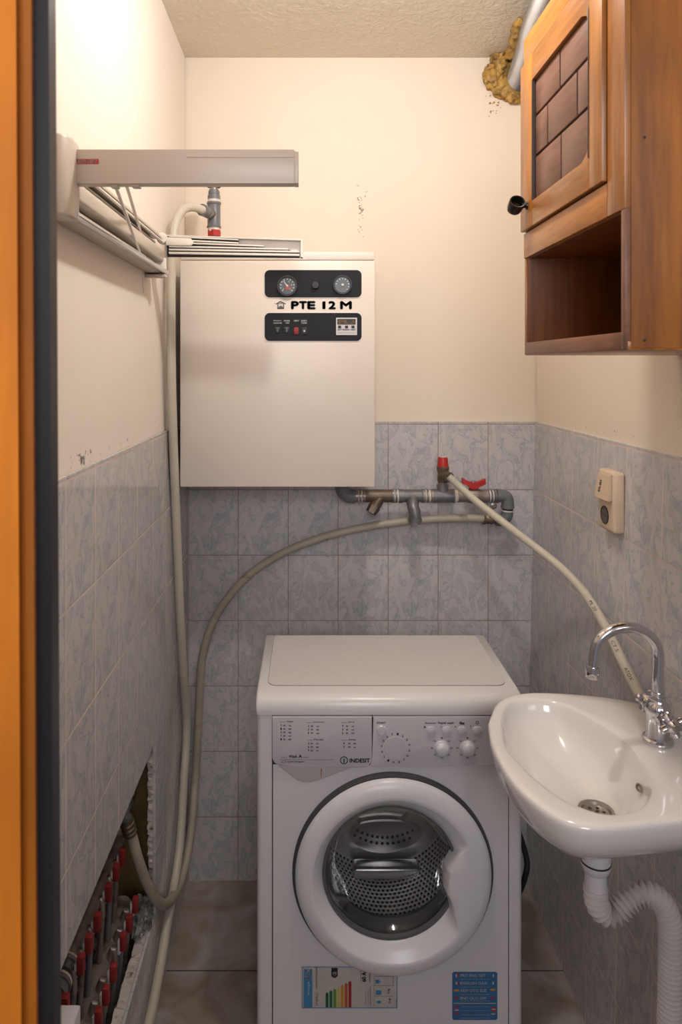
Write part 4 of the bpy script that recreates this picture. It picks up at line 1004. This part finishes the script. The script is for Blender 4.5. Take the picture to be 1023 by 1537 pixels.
def lerp_io(t): return lambda i, a: (cb[0]+(ro[i]*(1-t)+rin[i]*t)*math.cos(a), cb[1]+(ro[i]*(1-t)+rin[i]*t)*math.sin(a), None)
loop(lerp_io(.35), .9212); loop(lerp_io(.80), .9200); loop(sc_(rin, 1.015), .9190); loop(sc_(rin, 1.0), .9170); loop(sc_(rin, .978), .909); loop(sc_(rin, .95), .895); loop(sc2(.88), .879)
loop(sc2(.74), .858); loop(sc2(.54), .843); loop(sc2(.34), .8345); loop(circ(.030), .829); loop(circ(.025), .825); loop(circ(.024), .790)
for A_, B_ in zip(loops, loops[1:]):
    for i in range(NS): bm.faces.new((A_[i], A_[(i+1) % NS], B_[(i+1) % NS], B_[i]))
bmesh.ops.remove_doubles(bm, verts=bm.verts, dist=1e-6)
obj('bowl', bm, M['ceramic'], basin, ang=75)
bm = NB(); lathe(bm, [(.030, .8315), (.029, .834), (.024, .8335), (.022, .829), (.014, .827), (0, .8265)], (dr_[0], dr_[1], 0), (0, 0, 1), 40); dn = obj('drain', bm, M['chrome_dull'], basin)
bm = NB()
for a in range(0, 360, 60): lathe(bm, [(.0032, .8300), (0, .8300)], (dr_[0]+.013*math.cos(R(a)), dr_[1]+.013*math.sin(R(a)), 0), (0, 0, 1), 10)
lathe(bm, [(.0032, .8292), (0, .8292)], (dr_[0], dr_[1], 0), (0, 0, 1), 10)
obj('drain_holes', bm, M['ink'], dn)
bm = NB()
ov = Vector((.5475, 1.150, .888)); od = Vector((-0.93, 0, 0.36)).normalized()
lathe(bm, [(.0095, 0), (.0095, .003), (.007, .0035), (.0065, .001), (0, .001)], (0, 0, 0), (0, 0, 1), 24)
bmesh.ops.scale(bm, vec=(0.62, 1, 1), verts=bm.verts)
bmesh.ops.transform(bm, matrix=Matrix.Translation(ov) @ Vector((0, 0, 1)).rotation_difference(od).to_matrix().to_4x4(), verts=bm.verts)
obj('overflow', bm, M['chrome_dull'], basin)

# tap
TX, TYY = .618, 1.232
tap = thing('basin_tap', 'chrome swan neck tap with two crosshead handles standing on the basin ledge', 'tap', (TX, TYY, ZR))
bm = NB(); lathe(bm, [(0, .0), (.025, .0), (.026, .004), (.0255, .007), (.021, .009), (.0195, .014), (.0185, .040), (.0195, .050), (.0215, .056), (.021, .064), (.017, .070), (.0135, .074), (.0125, .082), (0, .083)], (TX, TYY, ZR+.0005), (0, 0, 1), 40); tb = obj('tap_body', bm, M['chrome'], tap)
neck = [Vector((TX, TYY, ZR+.078)), Vector((TX, TYY, ZR+.11)), Vector((TX+.001, TYY, ZR+.145))]
for t in range(0, 181, 15):
    a = R(t); neck.append(Vector((TX-.0555+.0565*math.cos(a), TYY, ZR+.155+.049*math.sin(a))))
neck += [Vector((TX-.1135, TYY, ZR+.145)), Vector((TX-.1155, TYY, ZR+.132))]
bm = NB(); tube(bm, smoothpts(neck, 4), 0.0095, 28); nk = obj('spout', bm, M['chrome'], tap)
bm = NB(); tube(bm, [Vector((TX-.1153, TYY, ZR+.135)), Vector((TX-.1158, TYY, ZR+.131)), Vector((TX-.1165, TYY, ZR+.116)), Vector((TX-.1167, TYY, ZR+.114))], [.0112, .0122, .0118, .0105], 28); obj('aerator', bm, M['chrome'], nk)
bm = NB(); tube(bm, [Vector((TX, TYY, ZR+.066)), Vector((TX, TYY, ZR+.0775)), Vector((TX, TYY, ZR+.0785)), Vector((TX, TYY, ZR+.090))], [.0125, .0135, .0115, .0115], 28); obj('spout_collar', bm, M['chrome'], nk)
for s, lab in ((1, 'far chrome handle with a reddish centre'), (-1, 'near chrome crosshead handle')):
    bm = NB(); ax = Vector((0.05, s, 0.14)).normalized()
    b0 = Vector((TX, TYY, ZR+.046))
    tube(bm, [b0 + ax*.010, b0 + ax*.026, b0+ax*.0265, b0 + ax*.032], [.0125, .0125, .0145, .0145], 24)
    tube(bm, [b0 + ax*.030, b0 + ax*.040, b0 + ax*.052, b0+ax*.058], [.010, .013, .012, .007], 24)
    u, v = frame_axes(ax)
    for q in range(4):
        dv_ = (u*math.cos(q*PI/2+.4) + v*math.sin(q*PI/2+.4))
        tube(bm, [b0+ax*.044+dv_*.006, b0+ax*.044+dv_*.014, b0+ax*.044+dv_*.0195, b0+ax*.044+dv_*.022], [.0065, .007, .0068, .004], 14)
    hd = obj('tap_handle', bm, M['chrome'], tap, label=lab)
    bm = NB(); lathe(bm, [(.0062, .0575), (.005, .0595), (0, .060)], b0, ax, 20); obj('index_button', bm, M['lever'] if s == 1 else M['chrome_dull'], hd)
# trap
trap = thing('waste_trap', 'white plastic waste fitting with ribbed S shaped pipe hanging under the basin', 'drain pipe', (dr_[0], dr_[1], .70))
tx, ty = .4854, 1.178
zt = lambda py: P(0, py, ty).z
bm = NB(); tube(bm, [Vector((tx, ty, .789)), Vector((tx, ty, zt(1292)))], [.0245, .0245], 32); obj('tailpiece', bm, M['trap'], trap)
bm = NB(); tube(bm, [Vector((tx, ty, zt(1290))), Vector((tx, ty, zt(1292.4)))], .0252, 32); obj('rubber_ring', bm, M['black'], trap)
bm = NB(); tube(bm, [Vector((tx, ty, zt(1292.4))), Vector((tx, ty, zt(1295))), Vector((tx, ty, zt(1304))), Vector((tx, ty, zt(1306)))], [.0255, .0255, .022, .0205], 24); obj('coupling_nut', bm, M['trap'], trap)
bm = NB(); tube(bm, [Vector((tx, ty, zt(1305))), Vector((tx, ty, zt(1336)))], .0178, 28); obj('pipe_neck', bm, M['trap'], trap)
cp = smoothpts([P(893.5, 1331, ty), P(893.5, 1345, ty), P(898, 1361, ty), P(909, 1371, ty), P(924, 1369, ty), P(941, 1353, ty), P(957, 1343, ty), P(975, 1342, ty), P(992, 1353, ty), P(1003, 1376, ty), P(1006, 1405, ty), P(1006, 1450, ty), P(1005, 1500, ty), P(1004, 1560, ty), P(1004, 1640, ty)], 40)
# resample evenly
def resample(pts, step):
    out = [pts[0]]; acc = 0
    for p, q in zip(pts, pts[1:]):
        L = (q-p).length; t = step-acc
        while t <= L and L > 0: out.append(p.lerp(q, t/L)); t += step
        acc = (acc + L) % step if L > 0 else acc
    return out
rp = resample(cp, 0.00142)
bm = NB(); tube(bm, rp, [0.0160 + 0.0042*math.cos(i*2*PI/6) for i in range(len(rp))], 28); obj('corrugated_pipe', bm, M['corrugated'], trap, ang=80)

# ------------------------------------------------------------------ switch and socket on the right wall
sy0, sy1, sz0, sz1 = 1.522, 1.604, 1.2185, 1.354
swx = wallx(1.29)
sw = thing('wall_switch', 'yellowed rocker switch above a round socket on the right wall tiles', 'switch', (swx, (sy0+sy1)/2, sz0))
bm = NB(); box(bm, swx-0.026, swx+0.0005, sy0, sy1, sz0, sz1, 0.007, 3); hs = obj('housing', bm, M['switch'], sw)
bm = NB(); box(bm, swx-0.0262, swx-0.020, sy0+0.006, sy1-0.004, 1.2865, 1.348, 0.002)
obj('rocker_frame', bm, M['groove'], sw)
bm = NB(); vv = box(bm, swx-0.034, swx-0.022, sy0+0.0085, sy1-0.0065, 1.2885, 1.3465, 0.0)
for v in vv:
    if v.co.x < swx-.03: v.co.x = swx-.0285 if v.co.z > 1.32 else swx-.038
bmesh.ops.bevel(bm, geom=bm.edges[:], offset=0.002, segments=2, affect='EDGES')
rk = obj('rocker', bm, M['switch'], sw)
bm = NB()
p0 = Vector((swx-.0336, 1.572, 1.3040)); dz_ = Vector((0.158, -0.10, 0.98)).normalized()
text(bm, 'ELBI', p0 + Vector((-.0022, 0, 0)), dz_, Vector((0, 1, 0)), width=.026, height=.010, bold=0.02)
obj('rocker_text', bm, M['inkgrey'], rk, smooth=False)
scn = Vector((swx-.0262, sy1-0.037, 1.2525))
bm = NB(); lathe(bm, [(.0205, -.001), (.0205, .0012), (.0185, .0016), (.0180, -.001)], scn, (-1, 0, 0), 40); obj('socket_ring', bm, M['black'], sw)
bm = NB(); lathe(bm, [(.0182, .0004), (0, .0008)], scn, (-1, 0, 0), 40); sk = obj('socket_insert', bm, M['socket_hole'], sw)
bm = NB()
for s in (-1, 1): lathe(bm, [(.0024, .0012), (0, .0012)], scn+Vector((0, s*.007, 0)), (-1, 0, 0), 12)
obj('socket_holes', bm, M['ink'], sk)

# ------------------------------------------------------------------ wooden cabinet, upper right
CX, CN, CF, CZ0, CZ1 = .41, .898, 1.324, 1.609, 2.211
cab = thing('wall_cabinet', 'honey pine wall cabinet with brick patterned door and open lower shelf', 'cabinet', (.55, 1.11, CZ0))
T = .016
bm = NB(); box(bm, CX+.006, .695, CN, CN+T, CZ0+.002, CZ1, .0012); sd = obj('side_panel', bm, M['wood_side'], cab, label='orange varnished side panel with nail holes')
for (x, z) in ((.42+.012, 2.10), (.433, 1.885), (.433, 1.622), (.60, 1.70)):
    bm = NB(); lathe(bm, [(.0022, 0), (0, .0004)], (x, CN-.0003, z), (0, -1, 0), 12); obj('nail_hole', bm, M['brick_gap'], sd)
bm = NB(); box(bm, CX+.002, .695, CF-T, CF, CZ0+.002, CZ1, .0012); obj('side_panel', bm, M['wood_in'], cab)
bm = NB(); box(bm, CX+.004, .695, CN+T, CF-T, CZ1-T, CZ1); obj('top_panel', bm, M['wood_side'], cab)
bm = NB(); box(bm, CX+.002, .695, CN+.001, CF-.001, CZ0, CZ0+.012, .001); obj('bottom_panel', bm, M['wood_rail'], cab)
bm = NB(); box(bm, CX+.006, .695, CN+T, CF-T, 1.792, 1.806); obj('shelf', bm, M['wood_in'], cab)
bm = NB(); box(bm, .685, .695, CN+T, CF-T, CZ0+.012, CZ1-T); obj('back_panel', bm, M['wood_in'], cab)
bm = NB(); box(bm, CX-.001, CX+.015, CN+.012, CF-.004, CZ0+.001, CZ0+.024, .001); obj('shelf_lip', bm, M['wood_red'], cab, label='red brown strip along the open shelf')
bm = NB(); box(bm, CX-.001, CX+.014, CN+.002, CN+.014, CZ0+.001, 1.796, .001); obj('front_edge', bm, M['wood_red'], cab)
bm = NB(); box(bm, CX, CX+.014, CF-.008, CF, CZ0+.001, 1.796, .001); obj('front_edge', bm, M['wood_door'], cab)
# face frame round the door
bm = NB(); box(bm, CX-.002, CX+.016, CN+.0015, .9525, 1.7935, CZ1, .0015); obj('frame_stile', bm, M['wood_door'], cab)
bm = NB(); box(bm, CX-.002, CX+.016, .9530, CF, 1.7935, 1.8405, .0015); obj('frame_rail', bm, M['wood_rail'], cab)
bm = NB(); box(bm, CX-.002, CX+.016, .9530, CF, 2.160, CZ1, .0015); obj('frame_rail', bm, M['wood_rail'], cab)
bm = NB(); box(bm, CX+.004, CX+.016, .950, CF-.002, 1.838, 2.162); obj('frame_backing', bm, M['brick_gap'], cab)
# door
DY0, DY1, DZ0, DZ1 = .956, CF+.001, 1.8435, 2.157
OYa, OYb, OZa, OZb = 1.001, 1.2556, 1.889, 2.107
bm = NB(); box(bm, CX-.008, CX+.010, OYb, DY1, DZ0, DZ1, .002); 
cdoor = obj('cabinet_door', bm, M['wood_door'], cab)
bm = NB(); box(bm, CX-.008, CX+.010, DY0, OYa, DZ0, DZ1, .002); obj('door_stile', bm, M['wood_door'], cdoor)
def rail(zedge, zout, name, up):
    bm = NB(); pts = [(OYb, zout), (OYa, zout)]
    # scalloped near corner of the opening
    arc = []
    for i in range(7):
        t = i/6; a = R(90*t); arc.append((OYa + .034*(1-math.cos(a))*1.0, zedge + (up*.020)*(1-math.sin(a))))
    pts += [(OYa, zedge + up*.020)] + arc[1:] + [(OYb, zedge)]
    prism(bm, pts, CX-.0078, CX+.010, 'YZ', .0015); return obj(name, bm, M['wood_rail'], cdoor)
rail(OZa, DZ0, 'door_rail', 1); rail(OZb, DZ1, 'door_rail', -1)
bm = NB(); box(bm, CX+.003, CX+.010, OYa-.004, OYb+.004, OZa-.004, OZb+.004); dp = obj('door_panel', bm, M['brick_gap'], cdoor, label='dark grooved panel behind brown blocks')
g = .0022
rws = [(2.042, 2.107, [(OYb, 1.133), (1.133, OYa)]), (1.969, 2.042, [(OYb, 1.192), (1.192, 1.060), (1.060, OYa)]), (1.889, 1.969, [(OYb, 1.128), (1.128, OYa)])]
for z0, z1, cols in rws:
    for (b_, a_) in cols:
        bm = NB(); box(bm, CX-.002, CX+.006, a_+g, b_-g, z0+g, z1-g, .0022, 2); obj('panel_block', bm, M['brick'], dp)
bm = NB()
for (z0, z1, y0, y1) in ((OZa, OZb, OYb-.0025, OYb+.0005), (OZa, OZb, OYa-.0005, OYa+.002)): box(bm, CX-.0088, CX+.004, y0, y1, z0, z1, .0006)
obj('panel_beading', bm, M['brick_gap'], cdoor)
kb = Vector((CX-.008, 1.284, 1.886))
bm = NB(); tube(bm, [kb + Vector((.002, 0, 0)), kb + Vector((-.003, 0, 0)), kb + Vector((-.0032, 0, 0)), kb + Vector((-.011, 0, 0))], [.008, .007, .0045, .005], 20)
kc = kb + Vector((-.021, 0, 0)); ax = Vector((.05, -.85, .45)).normalized()
lathe(bm, [(.0125, -.012), (.0142, -.006), (.0148, .010), (.0140, .012), (.0120, .0115), (.0110, .004), (.0105, -.004), (.006, -.006), (0, -.006)], kc, ax, 32, cap0=True)
obj('knob', bm, M['knob_dark'], cdoor, label='dark bronze cup shaped knob')

# ------------------------------------------------------------------ duct and foam in the upper right corner
dpth = smoothpts([(.655, 2.16, 2.470), (.648, 2.09, 2.470), (.640, 2.03, 2.474), (.628, 1.94, 2.482), (.612, 1.85, 2.487), (.595, 1.72, 2.488), (.577, 1.55, 2.488), (.56, 1.35, 2.488), (.55, 1.15, 2.486)], 30)
dpth = resample(dpth, .0022)
bm = NB(); tube(bm, dpth, [.046 + .0026*math.cos(i*2*PI/4) for i in range(len(dpth))], 40)
o = obj('exhaust_duct', bm, M['duct'], ang=80); tag(o, 'ribbed aluminium duct running from the back wall hole over the cabinet', 'duct')
bm = NB()
def blob(c, sx, sy, sz, seed, amp=.35, sub=4):
    r = bmesh.ops.create_icosphere(bm, subdivisions=sub, radius=1.0)
    for v in r['verts']:
        n_ = v.co.normalized(); d = 1 + amp*noise.fractal(n_*2.2 + Vector((seed, seed*.7, 0)), 0.8, 2.2, 5) + .12*abs(noise.noise(n_*7+Vector((seed, 0, 0))))
        p = Vector((n_.x*sx*d, n_.y*sy*d, n_.z*sz*d)) + Vector(c)
        p.y = min(p.y, 2.147); p.z = min(p.z, 2.545); v.co = p
for i, (px, py, sx, sz) in enumerate(((770, 92, .034, .040), (752, 100, .036, .034), (740, 118, .028, .034), (757, 130, .040, .034), (772, 140, .036, .030), (748, 84, .022, .020), (780, 120, .04, .05), (735, 104, .016, .014))):
    p = P(px, py, 2.135); blob(p, sx, .024, sz, i*3.1)
for i, (px, py, Y) in enumerate(((778, 60, 2.00), (782, 44, 1.93), (772, 76, 2.08))):
    X = (px-VX)*Y/FPX; blob((X, Y, 2.532), .024, .04, .020, 40+i)
o = obj('expanding_foam', bm, M['foam'], ang=180); tag(o, 'lumpy ochre foam stuffed around the duct hole under the ceiling', 'foam')
bm = NB()
for i in range(26):
    px = random.gauss(740, 6); py = random.uniform(100, 176); 
    if py > 150: px = random.uniform(733, 752)
    p = P(px, py, 2.147); r = bmesh.ops.create_icosphere(bm, subdivisions=1, radius=random.uniform(.0015, .004))
    for v in r['verts']: v.co = Vector((v.co.x, v.co.y*.35, v.co.z*random.uniform(.8, 1.4))) + p
o = obj('foam_splashes', bm, M['foam']); o['kind'] = 'stuff'; tag(o, 'small ochre foam spatters on the wall below the duct hole', 'foam')

# ------------------------------------------------------------------ folding clothes dryer on the left wall
RN, RF = 1.03, 1.655
rack = thing('clothes_drying_rack', 'beige wall mounted folding clothes rack with one arm sticking out over the boiler', 'drying rack', (-.36, 1.3, 1.80))
def r2(px, py): p = P(px, py, RN); return (p.x, p.z)
bm = NB(); x0, z1 = r2(100, 227.5); x1, z0 = r2(443, 277.5)
prism(bm, rrect(x0, x1, z0, z1, .004, rs=(.002, .004, .010, .002)), RN-.010, RN+.012, 'XZ', .002); arm = obj('front_arm', bm, M['rack'], rack)
bm = NB(); x0, z1 = r2(441.5, 230.5); x1, z0 = r2(448, 278); box(bm, x0, x1, RN-.011, RN+.013, z0, z1, .001); obj('end_cap', bm, M['rack'], arm)
bm = NB(); a = r2(282, 237.5); b = r2(441, 239.5); box(bm, a[0], b[0], RN-.0112, RN-.009, b[1], a[1], .0004); obj('arm_ridge', bm, M['rack'], arm)
bm = NB(); x0, z1 = r2(114.2, 241.8); x1, z0 = r2(151.2, 249.4); 
box(bm, x0, x1, RN-.0106, RN-.0095, z0, z1); lg = obj('logo_plate', bm, M['red'], arm, label='small red logo plate')
bm = NB(); a = r2(116.5, 247.8); text(bm, 'LEIFHEIT', (a[0], RN-.0109, a[1]), UX, UZ, width=32*RN/FPX, height=4.6*RN/FPX, bold=.02); obj('logo_text', bm, M['rack_light'], lg, smooth=False)
# near end housing
bm = NB(); pf = []
for t in range(0, 181, 12):
    a = R(t); pf.append((-.357 + .0 + .014*math.sin(a)*1.0, 1.0 + .035 - .045*math.cos(a)*0 ))
ez0, ez1 = 1.803, 1.918
hx = [(XLP, .985), (-.360, .972), (-.350, .978), (-.3445, .990), (-.343, 1.005), (-.343, 1.03), (XLP, 1.03)]
prism(bm, hx, ez0, ez1, 'XY', .004); obj('end_housing', bm, M['rack'], rack, ang=60)
# main rail: C shaped profile along the wall
bm = NB()
box(bm, XLP, -.381, RN, RF, 1.812, 1.900, .001); box(bm, XLP, -.352, RN, RF, 1.892, 1.898, .001); box(bm, XLP, -.350, RN, RF, 1.808, 1.822, .003)
obj('wall_rail', bm, M['rack'], rack)
bm = NB(); box(bm, -.372, -.346, RN+.01, RF-.01, 1.836, 1.864, .005, 3); obj('folding_bar', bm, M['rack'], rack)
bm = NB(); box(bm, -.381, -.3795, RN+.01, RF-.005, 1.824, 1.890); obj('rail_shade', bm, M['rack_dark'], rack)  # thin dark sheet, painted shade along the inside of the rail
for (x, z) in ((-.362, 1.872), (-.352, 1.885), (-.370, 1.884)):
    bm = NB(); tube(bm, [(x, RN+.01, z), (x, RF-.005, z)], .0028, 10); obj('drying_rod', bm, M['rack_light'], rack)
bm = NB(); tube(bm, [(-.346, RN-.01, 1.812), (-.3435, RF-.035, 1.813), (-.342, RF-.005, 1.8115)], .0062, 20); obj('chrome_bar', bm, M['chrome'], rack, label='shiny chrome bar along the lower edge')
# scissor struts
for (pa, pb) in (((172, 275, 1.06), (217, 400, 1.60)), ((189, 275, 1.10), (212, 352, 1.52)), ((212, 352, 1.52), (214, 402, 1.60))):
    bm = NB(); A_ = P(*pa); B_ = P(*pb); tube(bm, [A_, B_], .0030, 12); obj('strut', bm, M['rack_light'], rack)
for (px, py) in ((172, 277.5), (204, 277.5)):
    bm = NB(); p = P(px, py, 1.035); box(bm, p.x-.006, p.x+.006, 1.028, 1.045, p.z-.004, p.z+.006, .001); obj('pivot', bm, M['rack'], rack)
# far bracket
bm = NB(); box(bm, XLP, -.341, RF-.012, RF-.004, 1.799, 1.846, .003); fb = obj('end_bracket', bm, M['rack_light'], rack)
bm = NB(); box(bm, XLP, -.338, RF-.030, RF-.010, 1.797, 1.805, .002); obj('bracket_foot', bm, M['rack'], fb)
for x in (-.377, -.369, -.360):
    bm = NB(); lathe(bm, [(.004, 0), (.004, .006), (0, .007)], (x, RF-.022, 1.803), (0, 0, 1), 14); obj('screw', bm, M['black'], fb)
bm = NB(); lathe(bm, [(.013, -.008), (.013, .006), (.011, .008), (0, .008)], (-.352, RF, 1.893), (0, -1, 0), 24); hg = obj('hinge_cap', bm, M['rack_light'], rack)
# far arm: open channel with nested telescopic bars
def f2(px, py): p = P(px, py, RF); return (p.x, p.z)
bm = NB()
TZ0, TZ1 = f2(0, 387)[1], f2(0, 357.5)[1]
x0 = f2(247, 0)[0]; x1 = f2(453.4, 0)[0]
prism(bm, [(x0, f2(0, 353)[1]), (x1, f2(0, 360)[1]), (x1, f2(0, 361.6)[1]), (x0, f2(0, 354.8)[1])], RF-.0065, RF+.012, 'XZ')
prism(bm, [(x1-.0035, TZ0), (x1+.001, TZ0), (x1+.001, f2(0, 360)[1]), (x1-.0035, f2(0, 360)[1])], RF-.013, RF+.013, 'XZ')
prism(bm, [(x0, f2(0, 356)[1]), (x1, f2(0, 361)[1]), (x1, TZ0+.001), (x0, TZ0+.004)], RF+.008, RF+.012, 'XZ')
fa = obj('rear_arm', bm, M['rack_light'], rack)
bm = NB(); prism(bm, [(f2(250, 0)[0], f2(0, 357)[1]), (f2(358, 0)[0], f2(0, 361)[1]), (f2(358, 0)[0], f2(0, 368)[1]), (f2(432, 0)[0], f2(0, 374)[1]), (f2(449, 0)[0], f2(0, 380)[1]), (f2(449, 0)[0], TZ0+.001), (f2(250, 0)[0], TZ0+.003)], RF+.0035, RF+.009, 'XZ'); obj('channel_shadow', bm, M['rack_dark'], fa)  # dark sheet behind the bars, shade of the open channel as colour
for (ya, yb, xe, hgt) in ((358.6, 361.6, 358, 1.9), (363.4, 366.6, 358, 2.2), (367.6, 371.0, 396, 2.2), (372.0, 375.6, 432, 2.3), (376.6, 379.6, 449, 2.6), (381.6, 384.4, 449, 3.2)):
    bm = NB(); A_ = f2(254, ya-3.2 if ya < 372 else ya-1.6); B_ = f2(xe, yb-1.2)
    hh = hgt/2*RF/FPX
    prism(bm, [(A_[0], A_[1]+hh), (B_[0], B_[1]+hh), (B_[0], B_[1]-hh), (A_[0], A_[1]-hh)], RF-.006, RF+.004, 'XZ', .0004); obj('telescopic_bar', bm, M['rack_light'], fa)
bm = NB(); prism(bm, [f2(250, 357), f2(287, 358.5), f2(292, 366), f2(287, 369.5), f2(250, 369)], RF-.008, RF-.004, 'XZ', .001); obj('bar_clip', bm, M['rack_light'], fa)
bm = NB(); a = P(213, 402, 1.60); tube(bm, [a, P(214, 425, 1.60), P(216, 440, 1.61)], .0009, 8); obj('cord', bm, M['line'], rack)

# ------------------------------------------------------------------ heating manifolds in the recess
def manifold(name, label, X, Z, y0, y1, d, ys, hx, hz, pipe_dir):
    t = thing(name, label, 'pipework', (X, (y0+y1)/2, Z), 'heating manifolds in the wall recess')
    bm = NB(); tube(bm, [(X, y0, Z), (X, y1, Z)], d/2, 28); obj('collector_pipe', bm, M['collector'], t)
    for yy in (y0+.10, y0+.36, y0+.40) if d > .03 else (y0+.16, y0+.40, y0+.43):
        bm = NB(); tube(bm, [(X, yy-.014, Z), (X, yy-.006, Z), (X, yy-.0055, Z), (X, yy+.006, Z), (X, yy+.0065, Z), (X, yy+.014, Z)], [d/2+.005, d/2+.005, d/2+.002, d/2+.002, d/2+.005, d/2+.005], 28); u_ = obj('union_collar', bm, M['steelpipe'], t)
        bm = NB(); tube(bm, [(X, yy+.0142, Z), (X, yy+.019, Z)], d/2+.0045, 24); obj('tape_band', bm, M['tape'], u_)
    for i, yy in enumerate(ys):
        s = 1 if hx > X else -1
        bm = NB(); tube(bm, smoothpts([(X + s*d*.2, yy, Z-.004), (X + s*(abs(hx-X)*.55), yy, hz-.012), (X + s*abs(hx-X)*.6, yy, hz-.030), (X + s*abs(hx-X)*.6, yy+.002, hz-.05)], 4), .0075, 16)
        v = obj('outlet_valve', bm, M['nickel'], t)
        bm = NB(); box(bm, hx-.0065, hx+.0065, yy-.004, yy+.010, hz-.017, hz+.017, .0015); obj('valve_lever', bm, M['lever'], v, label='red plastic lever')
        bm = NB(); box(bm, hx-.012, hx-.0062, yy-.002, yy+.008, hz-.026, hz+.004, .002); obj('valve_neck', bm, M['trap'], v)
        bm = NB(); xx = X + s*abs(hx-X)*.6
        tube(bm, smoothpts([(xx, yy+.002, hz-.045), (xx-.004, yy+.004, hz-.10), (xx-.012, yy+.004, max(.172, hz-.22)), (xx-.02, yy+.002, .171)], 4), .0065, 12); obj('branch_pipe', bm, M['greyplastic'] if i % 2 else M['collector'], v)
    return t
manifold('heating_manifold', 'upper brown heating manifold pipe with red levers inside the wall recess', -.462, .452, .90, 1.665, .038, [1.578, 1.529, 1.47, 1.392, 1.339, 1.293, 1.21, 1.15, 1.09], -.428, .470, 1)
manifold('heating_manifold', 'lower thick heating manifold pipe with red levers inside the wall recess', -.448, .298, .90, 1.66, .046, [1.594, 1.54, 1.491, 1.415, 1.364, 1.316, 1.26, 1.20], -.402, .348, 1)
# riser and hose tail at the far end
rs_ = thing('riser_fitting', 'dark pipe fitting with brass ring joining the looped hose inside the recess', 'pipe fitting', (-.42, 1.65, .53))
bm = NB(); tube(bm, smoothpts([(-.462, 1.66, .452), (-.455, 1.69, .50), (-.440, 1.70, .55), (-.432, 1.70, .60)], 6), .017, 20); obj('riser', bm, M['steelpipe_dark'], rs_)
bm = NB(); tube(bm, [(-.443, 1.699, .545), (-.4425, 1.699, .552)], .0185, 20); obj('brass_ring', bm, M['foam'], rs_)
bm = NB(); tube(bm, smoothpts([(-.432, 1.70, .59), (-.430, 1.70, .615), (-.425, 1.695, .64), (-.43, 1.69, .66)], 5), .021, 20); obj('valve_head', bm, M['greyplastic'], rs_)
e0 = PX(194, 1246, -.416)
d0 = (PX(194, 1244, -.416)-PX(207, 1290, -.400)).normalized()
bm = NB(); pts_ = [e0 - d0*.012 + d0*(.0028*i) for i in range(16)]
tube(bm, pts_, [.0165 if (i//2) % 2 else .0142 for i in range(16)], 20); obj('hose_socket', bm, M['steelpipe_dark'], rs_)
bm = NB(); tube(bm, smoothpts([pts_[-1], pts_[-1]+d0*.02, Vector((-.440, 1.68, .53))], 5), .0125, 18); obj('socket_elbow', bm, M['greyplastic'], rs_)
# crumpled clear plastic lying in the recess
bm = NB(); r = bmesh.ops.create_icosphere(bm, subdivisions=4, radius=1)
for v in r['verts']:
    n_ = v.co.normalized(); d = 1 + .5*noise.fractal(n_*3, .7, 2.3, 5)
    v.co = Vector((n_.x*.024*d-.405, n_.y*.05*d+1.665, n_.z*.028*d+.268))
o = obj('plastic_wrapper', bm, M['bag'], smooth=False); tag(o, 'crumpled shiny plastic wrapper in the far bottom corner of the recess', 'wrapper')
# pale block at the bottom left corner of the recess
bm = NB(); a = PX(96, 1536, -.40)
box(bm, a.x-.05, a.x+.018, a.y-.05, a.y+.03, .28, a.z+.004, .004)
o = obj('plastic_cover', bm, M['trap']); tag(o, 'white plastic cover in the near bottom corner of the recess', 'cover')
